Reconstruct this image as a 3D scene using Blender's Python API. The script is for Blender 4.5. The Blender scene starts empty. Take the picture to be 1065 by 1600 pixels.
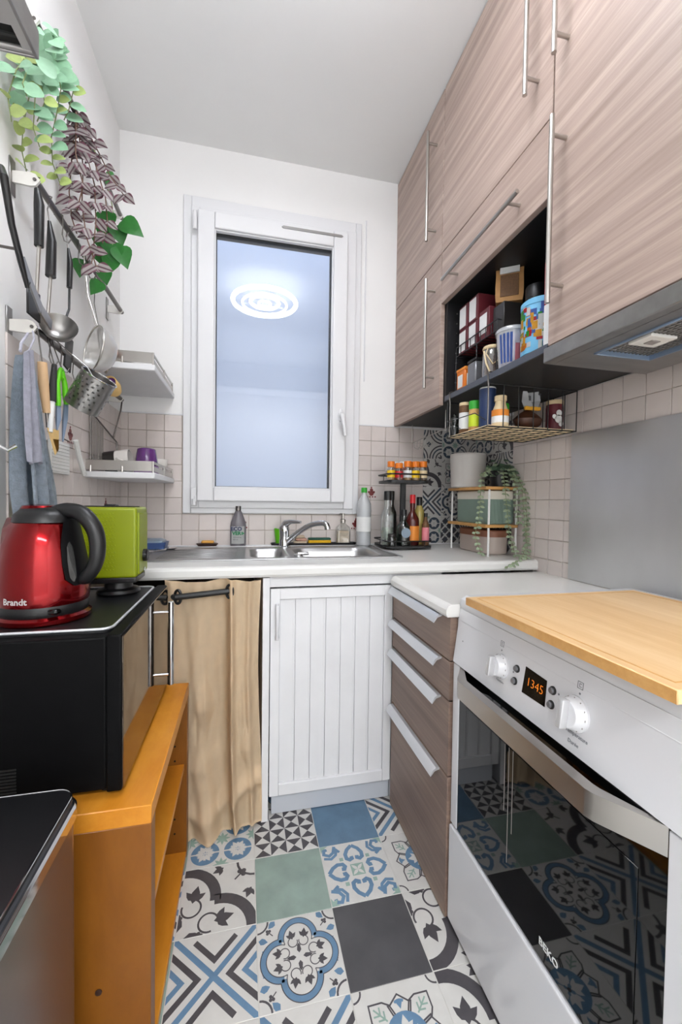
import bpy, bmesh, math, random
from mathutils import Vector, Matrix
random.seed(7)
sc = bpy.context.scene
COL = sc.collection
# ---------------------------------------------------------------- camera, world, light, exposure
F_PX, YAW, PITCH, ROLL = 648.42, .2284, -.0266, .0136
CAM = Vector((0, 0, 1.10))
_f = Vector((math.sin(YAW)*math.cos(PITCH), math.cos(YAW)*math.cos(PITCH), math.sin(PITCH)))
_r0 = Vector((math.cos(YAW), -math.sin(YAW), 0)); _u0 = _r0.cross(_f)
_r = _r0*math.cos(ROLL) + _u0*math.sin(ROLL); _u = _u0*math.cos(ROLL) - _r0*math.sin(ROLL)
cd = bpy.data.cameras.new('camera'); cd.sensor_fit = 'VERTICAL'; cd.sensor_height = 36
cd.lens = F_PX*36/1600; cd.clip_start = .02
cam = bpy.data.objects.new('camera', cd); COL.objects.link(cam)
cam.matrix_world = Matrix(((_r.x,_u.x,-_f.x,CAM.x),(_r.y,_u.y,-_f.y,CAM.y),(_r.z,_u.z,-_f.z,CAM.z),(0,0,0,1)))
sc.camera = cam
def at(px, py, **k):                      # a point of the photograph on a real plane x=, y= or z=
    d = _f + _r*((px-532.5)/F_PX) + _u*((800-py)/F_PX)
    (a, v), = k.items(); i = 'xyz'.index(a)
    return CAM + d*((v-CAM[i])/d[i])
w = bpy.data.worlds.new('world'); sc.world = w; w.use_nodes = True
w.node_tree.nodes['Background'].inputs[0].default_value = (.75,.8,.9,1)
w.node_tree.nodes['Background'].inputs[1].default_value = .3
sc.view_settings.view_transform = 'Standard'; sc.view_settings.look = 'None'
sc.view_settings.exposure = 0.0; sc.view_settings.gamma = 1; sc.view_settings.use_curve_mapping = False
def area(name, loc, target, sx, sy, power, col):
    l = bpy.data.lights.new(name, 'AREA'); l.shape = 'RECTANGLE'; l.size = sx; l.size_y = sy; l.energy = power; l.color = col
    o = bpy.data.objects.new(name, l); COL.objects.link(o); o.location = loc
    o.rotation_euler = (Vector(target)-Vector(loc)).to_track_quat('-Z','Y').to_euler(); return o
area('rear_fill_light', (.25,-1.5,2.66), (.25,-1.5,0), 1.4, .6, 110, (.95,.975,1))  # added fill lamp behind the camera, not a fixture of the place
area('light_well_daylight', (.12,2.38,4.2), (.12,2.45,0), 1.5, .4, 34, (.95,.975,1))
area('light_well_glow', (.12,2.45,.40), (.12,2.50,3), 1.2, .25, 2.6, (.95,.97,1))
LAMP = Vector((.138,.75,2.66))

# ---------------------------------------------------------------- materials
def lin(h):
    if isinstance(h, str):
        v = [int(h[i:i+2],16)/255 for i in (0,2,4)]
        return tuple(c/12.92 if c<=.04045 else ((c+.055)/1.055)**2.4 for c in v)+(1,)
    return tuple(h)+(1,)
M = {}
def mat(name, col, rough=.5, metal=0, noise=0, nscale=8, stretch=(1,1,1), bump=0, bscale=40, rand=0, **kw):
    m = bpy.data.materials.new(name); m.use_nodes = True; nt = m.node_tree; b = nt.nodes['Principled BSDF']
    b.inputs['Roughness'].default_value = rough; b.inputs['Metallic'].default_value = metal
    c = lin(col); b.inputs['Base Color'].default_value = c
    for k, v in kw.items(): b.inputs[k.replace('_',' ')].default_value = v
    tc = nt.nodes.new('ShaderNodeTexCoord'); mp = nt.nodes.new('ShaderNodeMapping'); mp.inputs['Scale'].default_value = stretch
    nt.links.new(tc.outputs['Object'], mp.inputs[0])
    src = None
    if noise:
        n = nt.nodes.new('ShaderNodeTexNoise'); n.inputs['Scale'].default_value = nscale; n.inputs['Detail'].default_value = 5
        nt.links.new(mp.outputs[0], n.inputs[0])
        r = nt.nodes.new('ShaderNodeValToRGB'); r.color_ramp.elements[0].position=.3; r.color_ramp.elements[1].position=.7
        r.color_ramp.elements[0].color = tuple(x*(1-noise) for x in c[:3])+(1,); r.color_ramp.elements[1].color = tuple(min(1,x*(1+noise*.6)) for x in c[:3])+(1,)
        nt.links.new(n.outputs[0], r.inputs[0]); src = r.outputs[0]
    if rand:
        oi = nt.nodes.new('ShaderNodeObjectInfo'); mr = nt.nodes.new('ShaderNodeMapRange')
        mr.inputs[3].default_value = 1-rand; mr.inputs[4].default_value = 1+rand*.5
        hs = nt.nodes.new('ShaderNodeHueSaturation'); nt.links.new(oi.outputs['Random'], mr.inputs[0]); nt.links.new(mr.outputs[0], hs.inputs['Value'])
        if src: nt.links.new(src, hs.inputs['Color'])
        else: hs.inputs['Color'].default_value = c
        src = hs.outputs[0]
    if src: nt.links.new(src, b.inputs['Base Color'])
    if bump:
        n2 = nt.nodes.new('ShaderNodeTexNoise'); n2.inputs['Scale'].default_value = bscale; n2.inputs['Detail'].default_value = 3
        nt.links.new(mp.outputs[0], n2.inputs[0]); bp = nt.nodes.new('ShaderNodeBump'); bp.inputs['Strength'].default_value = bump; bp.inputs['Distance'].default_value=.002
        nt.links.new(n2.outputs[0], bp.inputs['Height']); nt.links.new(bp.outputs[0], b.inputs['Normal'])
    M[name] = m; return m
def wood(name, c1, c2, c3, stretch, rough=.5, sc1=1.0):
    m = mat(name, c1, rough); nt = m.node_tree; b = nt.nodes['Principled BSDF']; mp = [n for n in nt.nodes if n.type=='MAPPING'][0]; mp.inputs['Scale'].default_value = stretch
    n = nt.nodes.new('ShaderNodeTexNoise'); n.inputs['Scale'].default_value = sc1; n.inputs['Detail'].default_value = 8; n.inputs['Roughness'].default_value=.7; n.inputs['Distortion'].default_value=.25
    nt.links.new(mp.outputs[0], n.inputs[0])
    r = nt.nodes.new('ShaderNodeValToRGB'); e = r.color_ramp.elements; e[0].position=.3; e[0].color=lin(c1); e[1].position=.7; e[1].color=lin(c3)
    q = e.new(.5); q.color = lin(c2)
    nt.links.new(n.outputs[0], r.inputs[0]); nt.links.new(r.outputs[0], b.inputs['Base Color']); return m
def emis(name, col, s):
    m = bpy.data.materials.new(name); m.use_nodes=True; b=m.node_tree.nodes['Principled BSDF']
    b.inputs['Base Color'].default_value=(0,0,0,1); b.inputs['Emission Color'].default_value=lin(col); b.inputs['Emission Strength'].default_value=s; M[name]=m; return m
def glassy(name, col=(1,1,1), refl=.1, alpha=.15, rough=.02):      # thin clear material: tinted see-through plus mirror reflection
    m = bpy.data.materials.new(name); m.use_nodes=True; nt=m.node_tree; nt.nodes.clear()
    o=nt.nodes.new('ShaderNodeOutputMaterial'); t=nt.nodes.new('ShaderNodeBsdfTransparent'); g=nt.nodes.new('ShaderNodeBsdfGlossy'); d=nt.nodes.new('ShaderNodeBsdfDiffuse')
    t.inputs[0].default_value=tuple(col)+(1,); g.inputs['Roughness'].default_value=rough; d.inputs[0].default_value=tuple(col)+(1,)
    lw=nt.nodes.new('ShaderNodeLayerWeight'); lw.inputs[0].default_value=.35
    mr=nt.nodes.new('ShaderNodeMapRange'); mr.inputs[3].default_value=refl; mr.inputs[4].default_value=.8; nt.links.new(lw.outputs['Facing'],mr.inputs[0])
    m1=nt.nodes.new('ShaderNodeMixShader'); m1.inputs[0].default_value=alpha; nt.links.new(t.outputs[0],m1.inputs[1]); nt.links.new(d.outputs[0],m1.inputs[2])
    m2=nt.nodes.new('ShaderNodeMixShader'); nt.links.new(mr.outputs[0],m2.inputs[0]); nt.links.new(m1.outputs[0],m2.inputs[1]); nt.links.new(g.outputs[0],m2.inputs[2])
    nt.links.new(m2.outputs[0],o.inputs[0]); M[name]=m; return m
mat('wall', 'f0efee', .75, noise=.02, nscale=3, bump=.15, bscale=12)
mat('ceiling', 'f0f0ef', .8, noise=.02, nscale=2)
mat('grout', 'bdb0a6', .85, noise=.12, nscale=20)
mat('wall_tile', 'd6ccc7', .28, noise=.04, nscale=14, rand=.05, bump=.1, bscale=20)
mat('tile_red', '7a2a2a', .35)
mat('frame_white', 'e4e4e6', .3)
mat('paint_white', 'e2e2e4', .45, noise=.03, nscale=10, bump=.15, bscale=30)
mat('enamel', 'dbdbde', .22, Coat_Weight=.22, Coat_Roughness=.04)
mat('cream_top', 'e6e4e0', .2)
mat('worktop_white', 'dfdedb', .35, noise=.015, nscale=14)
mat('black_plastic', '0e0e10', .38)
mat('black_metal', '141517', .4, noise=.2, nscale=60)
mat('black_gloss', '060708', .03, IOR=1.45)
mat('carcass', '1b1b1d', .45)
mat('shelf_edge', '4a4e58', .4)
mat('gap_dark', '0c0b0a', .8)
mat('steel', '9a9896', .33, 1, noise=.12, nscale=4, stretch=(1,8,8))
mat('brushed', 'b5b3b1', .45, .45, noise=.15, nscale=2.2, stretch=(1,1,.6), bump=.05, bscale=60)
mat('steel_sink', 'b9b9ba', .32, .95, noise=.08, nscale=6)
mat('chrome', 'c9cacc', .08, 1)
mat('satin', 'b9b5b0', .3, 1)
mat('alu', 'd4d6da', .35, .6)
mat('dark_steel', '6f6b68', .35, 1)
mat('mesh_filter', '8d8a87', .5, .8)
wood('cab_wood', '8c776c', 'a79287', 'c4b0a3', (6,.5,20), .45, 1.5)
wood('cab_wood_dim', '6b574d', '806a5f', '97806f', (6,.5,22), .45, 1.6)  # cabinet wood again, darkened for the weaker light on the drawers
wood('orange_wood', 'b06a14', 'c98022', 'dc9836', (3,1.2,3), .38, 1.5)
wood('orange_wood_shaded', '6f3f0c', '7e4a10', '8f5817', (3,3,.9), .4, 1.4)  # darker copy of the orange wood, shade near the floor put into its colour
wood('bamboo', 'cda36f', 'd8b282', 'e3c297', (9,.8,9), .42, 2.0)
wood('bamboo_light', 'c08d50', 'cf9d5e', 'dcae72', (2,9,9), .45, 2.0)
mat('beech', 'd9b48a', .5, noise=.1, nscale=20)
mat('red_metal', '7e030a', .2, .9, Coat_Weight=.4)
mat('lime', '828f00', .38)
mat('lime_bright', '66cc12', .4)
mat('towel', 'a7b3bf', .95, noise=.18, nscale=90, bump=1.0, bscale=260, Sheen_Weight=.4)
mat('towel_inside', 'b9b9c6', .95, noise=.12, nscale=90, bump=.8, bscale=260)
mat('curtain', 'fae0bc', .85, noise=.04, nscale=30)
mat('white_plastic', 'e6e6e4', .4)
mat('cloth_white', 'dfdcd6', .85, noise=.04, nscale=30)
mat('print_red', 'b33a3c', .6); mat('print_grey', '8c8683', .6); mat('rope', 'b9a78d', .9, noise=.2, nscale=120)
mat('yellow', 'e5a82a', .5, noise=.08, nscale=60); mat('yellow_soft','e9c27a', .5, noise=.1, nscale=40)
mat('blue_deep','26385f',.4); mat('blue_plastic','3d5688',.35); mat('grey_plastic','8595a4',.4)
mat('grey_bottle','6f6b70',.25,noise=.1,nscale=30); mat('label_white','e4e4e2',.5); mat('text_blue','1d2b5c',.5); mat('text_green','1f8a55',.5); mat('text_grey','6d7076',.5)
mat('green_cap','2f9e2c',.4); mat('lime_label','c5d82a',.5); mat('orange_cap','d9741a',.4); mat('orange_label','e0882f',.5); mat('yellow_label','ecc31c',.5); mat('red','c42127',.35); mat('dark_red','5e1c26',.5)
mat('spice_red','9c3a1d',.6,noise=.3,nscale=200); mat('spice_brown','6b4a2c',.6,noise=.3,nscale=200); mat('spice_tan','c59a5f',.6,noise=.25,nscale=200); mat('amber','4a1410',.12); mat('oil','9b8b4c',.12); mat('brown','4a2b1c',.5,noise=.3,nscale=60)
mat('dark_glass','0e1412',.08,Coat_Weight=1.0); mat('cream','dfc9a0',.4); mat('kraft','b98a55',.7,noise=.15,nscale=30); mat('purple','5b2a6e',.12,Coat_Weight=.8); mat('purple_light','b493c2',.12); mat('black_print','25211f',.4); mat('white_ceramic','e5e0da',.2)
mat('sage_tin','7f9489',.4,noise=.06,nscale=12); mat('offwhite_lid','ddd8cb',.45); mat('terracotta_band','8a5a44',.5); mat('taupe','b3a69d',.5); mat('pot_white','cfcbc6',.5)
mat('eucalyptus','93a386',.6,rand=.25,noise=.1,nscale=60); mat('eucalyptus_dark','4f6a52',.65,rand=.3); mat('stem_green','7e8a58',.6); mat('stem_brown','6a4a3a',.6)
mat('leaf_mint','97c4a0',.5,rand=.22,noise=.12,nscale=70); mat('leaf_lime','adbf74',.5,rand=.22,noise=.15,nscale=70); mat('pothos','2f7030',.3,rand=.3,noise=.15,nscale=60)
mat('pink','c79a86',.8,noise=.15,nscale=60); mat('beige_pad','cdb9a0',.8,noise=.15,nscale=60); mat('sponge_green','2f5a4c',.9,noise=.2,nscale=120); mat('sponge_yellow','dfae22',.9,noise=.1,nscale=120)
mat('dark_brown','3a241c',.5); mat('soap_yellow','d9a046',.5); mat('skyblue','6fb3d9',.5); mat('blueprint','4668b5',.5); mat('pink_bag','d9828c',.5); mat('base_board','f0d9ae',.6)
mat('slate_blue','8fa3bd',.3,.5)
mat('silver_leaf','c4b5b8',.45)
mat('knob_grey','c9c9cb',.25,.3); mat('button_grey','77777b',.3,.4); mat('rubber','242424',.7); mat('splash','cfcfd0',.34,.85,noise=.16,nscale=2.5,stretch=(1,1,.6))
mat('micro_black','0a0a0b',.5,noise=.2,nscale=30,Specular_IOR_Level=.08)
mat('trash_steel','8c8078',.25,.9,noise=.15,nscale=3,stretch=(1,1,.4))
mat('micro_glass','665b52',.05,.9)
mat('floor_joint','c9c6c0',.7)
emis('lamp_emit','f3f7ff',31); emis('digit','ff8a1e',1.3)
glassy('window_glass',(.97,.98,1),.02,.0,.0); glassy('clear_glass',(.93,.95,.94),.10,.10); glassy('frosted_clear',(.86,.88,.90),.05,.45,.2); glassy('jar_glass',(.9,.9,.88),.12,.05); glassy('mesh_sieve',(.86,.85,.83),.05,.25,.3); glassy('clear_green',(.75,.85,.75),.12,.1)
mat('well_wall','d3dae6',.8,noise=.02,nscale=2)
def leafmat(name):                        # purple leaf with two silver bands along its length
    m = mat(name,'5e3540',.45); nt=m.node_tree; b=nt.nodes['Principled BSDF']; tc=[n for n in nt.nodes if n.type=='TEX_COORD'][0]
    sp=nt.nodes.new('ShaderNodeSeparateXYZ'); nt.links.new(tc.outputs['Object'],sp.inputs[0])
    a=nt.nodes.new('ShaderNodeMath'); a.operation='ABSOLUTE'; nt.links.new(sp.outputs['X'],a.inputs[0])
    r=nt.nodes.new('ShaderNodeValToRGB'); r.color_ramp.interpolation='LINEAR'; e=r.color_ramp.elements; e[0].position=.0; e[0].color=lin('4c2733'); e[1].position=1; e[1].color=lin('6d3c4c')
    for p,c in ((.08,'4a2c38'),(.16,'8f8886'),(.5,'9a9290'),(.66,'5e3343')): q=e.new(p); q.color=lin(c)
    mu=nt.nodes.new('ShaderNodeMath'); mu.operation='MULTIPLY'; mu.inputs[1].default_value=60; nt.links.new(a.outputs[0],mu.inputs[0]); nt.links.new(mu.outputs[0],r.inputs[0])
    nt.links.new(r.outputs[0],b.inputs['Base Color'])
leafmat('tradescantia')
# floor tile inks
mat('ink_white','c9c7c3',.45,noise=.05,nscale=25); mat('ink_dark','49464a',.45,noise=.12,nscale=40); mat('ink_navy','3a4756',.4); mat('kick_grey','c3c7ce',.45); mat('ink_blue','5f7f9c',.45,noise=.1,nscale=40); mat('ink_sage','8aa398',.45,noise=.1,nscale=30)
mat('plain_blue','5b778f',.45,noise=.2,nscale=14); mat('plain_sage','899b92',.45,noise=.2,nscale=12); mat('plain_dark','4b4a4d',.45,noise=.22,nscale=12)

# ---------------------------------------------------------------- mesh helpers
def nb(): return bmesh.new()
def bx(bm, x0,x1,y0,y1,z0,z1, bev=0, seg=1, rot=None, piv=None):
    vs = bmesh.ops.create_cube(bm, size=1)['verts']
    for v in vs: v.co = Vector(((x0+x1)/2+v.co.x*(x1-x0),(y0+y1)/2+v.co.y*(y1-y0),(z0+z1)/2+v.co.z*(z1-z0)))
    if bev:
        es = list({e for v in vs for e in v.link_edges})
        r = bmesh.ops.bevel(bm, geom=es, offset=bev, segments=seg, affect='EDGES', profile=.5); vs = list({v for f in r['faces'] for v in f.verts}|{v for v in vs if v.is_valid})
    if rot is not None:
        p = Vector(piv) if piv else Vector(((x0+x1)/2,(y0+y1)/2,(z0+z1)/2))
        for v in vs: v.co = p + rot@(v.co-p)
    return bm
def frame_of(d):
    d = d.normalized(); a = Vector((0,0,1)) if abs(d.z)<.9 else Vector((1,0,0)); u = d.cross(a).normalized(); return u, d.cross(u)
def tube(bm, pts, r, seg=8, closed=False, caps=True):
    pts = [Vector(p) for p in pts]; n=len(pts); rings=[]; u=None
    for i,p in enumerate(pts):
        a = pts[(i-1)%n] if (closed or i) else p; b = pts[(i+1)%n] if (closed or i<n-1) else p
        d = (b-a); d = d.normalized() if d.length>1e-9 else Vector((0,0,1))
        if u is None: u,_ = frame_of(d)
        u = (u-d*u.dot(d)); u = u.normalized() if u.length>1e-6 else frame_of(d)[0]; v=d.cross(u)
        rr = r[i] if isinstance(r,(list,tuple)) else r
        rings.append([bm.verts.new(p+(u*math.cos(t)+v*math.sin(t))*rr) for t in [2*math.pi*k/seg for k in range(seg)]])
    m = n if closed else n-1
    for i in range(m):
        A,B_ = rings[i],rings[(i+1)%n]
        for k in range(seg): bm.faces.new((A[k],A[(k+1)%seg],B_[(k+1)%seg],B_[k]))
    if not closed and caps: bm.faces.new(rings[0][::-1]); bm.faces.new(rings[-1])
    return bm
def cyl(bm, a, b, r, seg=16, r2=None): return tube(bm, [a,b], [r, r if r2 is None else r2], seg)
def lathe(bm, prof, seg=24, c=(0,0,0), sx=1, sy=1, cap=True, axis=None):
    c=Vector(c); rings=[]; R3 = axis
    for r,z in prof:
        ring=[]
        for k in range(seg):
            t=2*math.pi*k/seg; p=Vector((r*math.cos(t)*sx,r*math.sin(t)*sy,z)); p = R3@p if R3 is not None else p
            ring.append(bm.verts.new(c+p))
        rings.append(ring)
    for A,B_ in zip(rings,rings[1:]):
        for k in range(seg): bm.faces.new((A[k],A[(k+1)%seg],B_[(k+1)%seg],B_[k]))
    if cap: bm.faces.new(rings[0][::-1]); bm.faces.new(rings[-1])
    return bm
def squircle(bm, prof, hx, hy, rad, seg=6, c=(0,0,0)):       # stacked rounded rectangles: prof = (inset, z)
    c=Vector(c); rings=[]
    for ins,z in prof:
        ring=[]; a,b,rr = hx-ins, hy-ins, max(rad-ins,.0008)
        for (qx,qy,t0) in ((1,1,0),(-1,1,90),(-1,-1,180),(1,-1,270)):
            for k in range(seg+1):
                t=math.radians(t0+90*k/seg); ring.append(bm.verts.new(c+Vector((qx*(a-rr)+rr*math.cos(t),qy*(b-rr)+rr*math.sin(t),z))))
        rings.append(ring)
    n=len(rings[0])
    for A,B_ in zip(rings,rings[1:]):
        for k in range(n): bm.faces.new((A[k],A[(k+1)%n],B_[(k+1)%n],B_[k]))
    bm.faces.new(rings[0][::-1]); bm.faces.new(rings[-1]); return bm
def prism(bm, poly, ax, a, b):              # poly in the two other axes (cyclic order), extruded from a to b along ax
    def P(q,h):
        return Vector({'x':(h,q[0],q[1]),'y':(q[0],h,q[1]),'z':(q[0],q[1],h)}[ax])
    A=[bm.verts.new(P(q,a)) for q in poly]; B_=[bm.verts.new(P(q,b)) for q in poly]; n=len(poly)
    for k in range(n): bm.faces.new((A[k],A[(k+1)%n],B_[(k+1)%n],B_[k]))
    bm.faces.new(A[::-1]); bm.faces.new(B_); return bm
def sheet(bm, rows, thick=0):
    V=[[bm.verts.new(p) for p in r] for r in rows]; fs=[]
    for i in range(len(V)-1):
        for j in range(len(V[0])-1): fs.append(bm.faces.new((V[i][j],V[i][j+1],V[i+1][j+1],V[i+1][j])))
    if thick: bmesh.ops.solidify(bm, geom=fs, thickness=thick)
    return bm
def smooth_path(pts,rad,n=6):
    P=[Vector(p) for p in pts]; Q=[];R2=[]
    for i in range(len(P)-1):
        a,b,c,d=P[max(i-1,0)],P[i],P[i+1],P[min(i+2,len(P)-1)]
        for k in range(n):
            t=k/n; Q.append(.5*((2*b)+(c-a)*t+(2*a-5*b+4*c-d)*t*t+(3*b-a-3*c+d)*t**3)); R2.append(rad[i]+(rad[i+1]-rad[i])*t)
    Q.append(P[-1]); R2.append(rad[-1]); return Q,R2
def torus(bm, c, R, r, seg=40, s2=10, ax='z', sy=1):
    pts=[]
    for k in range(seg):
        t=2*math.pi*k/seg; a,b=R*math.cos(t),R*math.sin(t)*sy
        pts.append(Vector(c)+Vector({'z':(a,b,0),'x':(0,a,b),'y':(a,0,b)}[ax]))
    return tube(bm, pts, r, s2, closed=True)
def finish(bm, angle=38):
    bmesh.ops.recalc_face_normals(bm, faces=bm.faces)
    ca=math.radians(angle)
    for f in bm.faces: f.smooth=True
    for f in bm.faces:                    # big flat panels shade flat beside their bevels
        if len(f.verts)>=4 and max(abs(c) for c in f.normal)>.9999 and f.calc_area()>1.5e-3: f.smooth=False
    for e in bm.edges:
        if len(e.link_faces)==2 and e.calc_face_angle(0)>ca: e.smooth=False
LOC={}
def link(o): COL.objects.link(o); return o
def thing(name,label,cat,loc=(0,0,0),rot=None,group=None):
    o=bpy.data.objects.new(name,None); link(o); o.location=loc; o.empty_display_size=.02
    if rot: o.rotation_euler=rot
    o['label']=label; o['category']=cat
    if group: o['group']=group
    LOC[o.name]=Vector(loc); return o
def struct(name,label=None,bm=None,m=None,kindcat=None):
    if bm is None: o=bpy.data.objects.new(name,None); link(o)
    else:
        me=bpy.data.meshes.new(name); finish(bm); bm.to_mesh(me); bm.free(); me.materials.append(M[m]); o=bpy.data.objects.new(name,me); link(o)
    o['kind']='structure'
    if label: o['label']=label
    LOC[o.name]=Vector((0,0,0)); return o
def part(name,bm,m,parent,label=None,local=False,kind=None,sharp=38,fin=True):
    off = LOC.get(parent.name,Vector((0,0,0)))
    if fin: finish(bm,sharp)
    me=bpy.data.meshes.new(name)
    if not local and off.length>0: bmesh.ops.translate(bm,verts=bm.verts,vec=-off)
    bm.to_mesh(me); bm.free()
    for mm in (m if isinstance(m,(list,tuple)) else [m]): me.materials.append(M[mm])
    o=bpy.data.objects.new(name,me); link(o); o.parent=parent; LOC[o.name]=off
    if label: o['label']=label
    if kind: o['kind']=kind
    return o
def text_bm(s,size,org,xd,yd,ext=.0004,align='CENTER',bold=0):
    c=bpy.data.curves.new('lettering','FONT'); c.body=s; c.size=size; c.align_x=align; c.align_y='CENTER'; c.extrude=ext; c.offset=bold; c.resolution_u=2
    o=bpy.data.objects.new('tmp',c); COL.objects.link(o); dg=bpy.context.evaluated_depsgraph_get(); me=bpy.data.meshes.new_from_object(o.evaluated_get(dg))
    bm=nb(); bm.from_mesh(me); xd=Vector(xd).normalized(); yd=Vector(yd).normalized(); n=xd.cross(yd); org=Vector(org)
    for v in bm.verts: v.co=org+xd*v.co.x+yd*v.co.y+n*v.co.z
    bpy.data.objects.remove(o); bpy.data.curves.remove(c); bpy.data.meshes.remove(me); return bm
def copyobj(o,parent=None,loc=None):
    c=o.copy(); COL.objects.link(c)
    if parent is not None: c.parent=parent
    if loc is not None: c.location=loc
    return c
def RX(a): return Matrix.Rotation(math.radians(a),3,'X')
def RY(a): return Matrix.Rotation(math.radians(a),3,'Y')
def RZ(a): return Matrix.Rotation(math.radians(a),3,'Z')
# ---------------------------------------------------------------- printed floor tiles, drawn as inlaid shapes
class Pat:
    def __init__(s, base): s.base=base; s.items=[]; s.layer=0
    def clip(s, P):
        for ax,sg in ((0,1),(0,-1),(1,1),(1,-1)):
            out=[]; n=len(P)
            for i in range(n):
                a,b=P[i],P[(i+1)%n]; da,db=1-sg*a[ax],1-sg*b[ax]
                if da>=0: out.append(a)
                if (da>=0)!=(db>=0): t=da/(da-db); out.append((a[0]+(b[0]-a[0])*t,a[1]+(b[1]-a[1])*t))
            P=out
            if len(P)<3: return None
        return P
    def poly(s,P,m,l=1):
        A=sum(P[i][0]*P[(i+1)%len(P)][1]-P[(i+1)%len(P)][0]*P[i][1] for i in range(len(P)))
        P=s.clip(P if A>0 else P[::-1])
        if P: s.items.append((P,m,l))
    def disc(s,c,r,m,l=1,n=28): s.poly([(c[0]+r*math.cos(2*math.pi*k/n),c[1]+r*math.sin(2*math.pi*k/n)) for k in range(n)],m,l)
    def line(s,pts,w,m,l=1,closed=False):
        n=len(pts); seq=range(n if closed else n-1)
        L=[];R=[]
        for i in range(n):
            a=pts[(i-1)%n] if (closed or i) else pts[i]; b=pts[(i+1)%n] if (closed or i<n-1) else pts[i]; p=pts[i]
            if closed or 0<i<n-1:
                d1=(p[0]-a[0],p[1]-a[1]); d2=(b[0]-p[0],b[1]-p[1]); h1=math.hypot(*d1) or 1; h2=math.hypot(*d2) or 1
                n1=(-d1[1]/h1,d1[0]/h1); n2=(-d2[1]/h2,d2[0]/h2); q=(n1[0]+n2[0],n1[1]+n2[1]); h=math.hypot(*q) or 1; q=(q[0]/h,q[1]/h); k=1/max(.45,q[0]*n1[0]+q[1]*n1[1])
            else:
                d=(b[0]-a[0],b[1]-a[1]); h=math.hypot(*d) or 1; q=(-d[1]/h,d[0]/h); k=1
            L.append((p[0]+q[0]*w/2*k,p[1]+q[1]*w/2*k)); R.append((p[0]-q[0]*w/2*k,p[1]-q[1]*w/2*k))
        for i in seq: j=(i+1)%n; s.poly([L[i],R[i],R[j],L[j]],m,l)
    def arc(s,c,r,a0,a1,w,m,l=1,n=None):
        n=n or max(4,int(abs(a1-a0)/14)); s.line([(c[0]+r*math.cos(math.radians(a0+(a1-a0)*k/n)),c[1]+r*math.sin(math.radians(a0+(a1-a0)*k/n))) for k in range(n+1)],w,m,l)
    def shape(s,pts,c,sc_,ang,m,l=1):
        ca,sa=math.cos(math.radians(ang))*sc_,math.sin(math.radians(ang))*sc_
        s.poly([(c[0]+x*ca-y*sa,c[1]+x*sa+y*ca) for x,y in pts],m,l)
    def leaf(s,c,L,W,ang,m,l=1):
        s.shape([(0,0),(.3,.5*W/L),(.62,.42*W/L),(1,0),(.62,-.42*W/L),(.3,-.5*W/L)],c,L,ang,m,l)
    def tulip(s,c,sz,ang,m,l=2):                 # three-lobed leaf
        s.leaf(c,sz,sz*.5,ang,m,l)
        ca,sa=math.cos(math.radians(ang)),math.sin(math.radians(ang)); b=(c[0]+ca*sz*.15,c[1]+sa*sz*.15)
        s.leaf(b,sz*.7,sz*.34,ang+48,m,l); s.leaf(b,sz*.7,sz*.34,ang-48,m,l)
    def club(s,c,sz,ang,m,l=2):
        ca,sa=math.cos(math.radians(ang)),math.sin(math.radians(ang))
        s.line([(c[0]-ca*sz*1.6,c[1]-sa*sz*1.6),c],sz*.28,m,l); s.disc((c[0]+ca*sz*.55,c[1]+sa*sz*.55),sz*.42,m,l,12)
        s.disc((c[0]-sa*sz*.45,c[1]+ca*sz*.45),sz*.42,m,l,12); s.disc((c[0]+sa*sz*.45,c[1]-ca*sz*.45),sz*.42,m,l,12)
    def mesh(s,h,th=.004,gap=.0006,eps=.00006,blue='ink_blue'):
        bm=nb(); bx(bm,-h+gap,h-gap,-h+gap,h-gap,-th,0,.0006)
        for ii,(P,m,l) in enumerate(s.items):
            f=bm.faces.new([bm.verts.new((x*(h-gap-.0008),y*(h-gap-.0008),eps*(l+(ii%12)*.07))) for x,y in P]); f.material_index=m
        me=bpy.data.meshes.new('tile'); bm.to_mesh(me); bm.free()
        for k in (s.base,'ink_dark',blue,'ink_sage','ink_white'): me.materials.append(M[k])
        return me
D,B_,S,W_=1,2,3,4
def p_tri():
    p=Pat('ink_white')
    for i in range(4):
        for j in range(4):
            x0,y0=-1+i*.5,-1+j*.5; c=(x0+.25,y0+.25); q=[(x0,y0),(x0+.5,y0),(x0+.5,y0+.5),(x0,y0+.5)]
            for k in range(4):
                if k%2==(i+j)%2: p.poly([q[k],q[(k+1)%4],c],D)
    return p
def p_x():
    p=Pat('ink_white'); p.line([(-1,-1),(1,1)],.13,B_,1); p.line([(-1,1),(1,-1)],.13,B_,2)
    for a in range(4):
        ca,sa=math.cos(a*math.pi/2),math.sin(a*math.pi/2); T=lambda x,y:(x*ca-y*sa,x*sa+y*ca)
        p.line([T(1.1,.72),T(.36,0),T(1.1,-.72)],.13,D,1) if a%2==0 else p.line([T(.86,.5),T(.36,0),T(.86,-.5)],.13,D,1)
        if a%2==0: p.line([T(1.1,.38),T(.72,0),T(1.1,-.38)],.12,B_,1)
    return p
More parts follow.
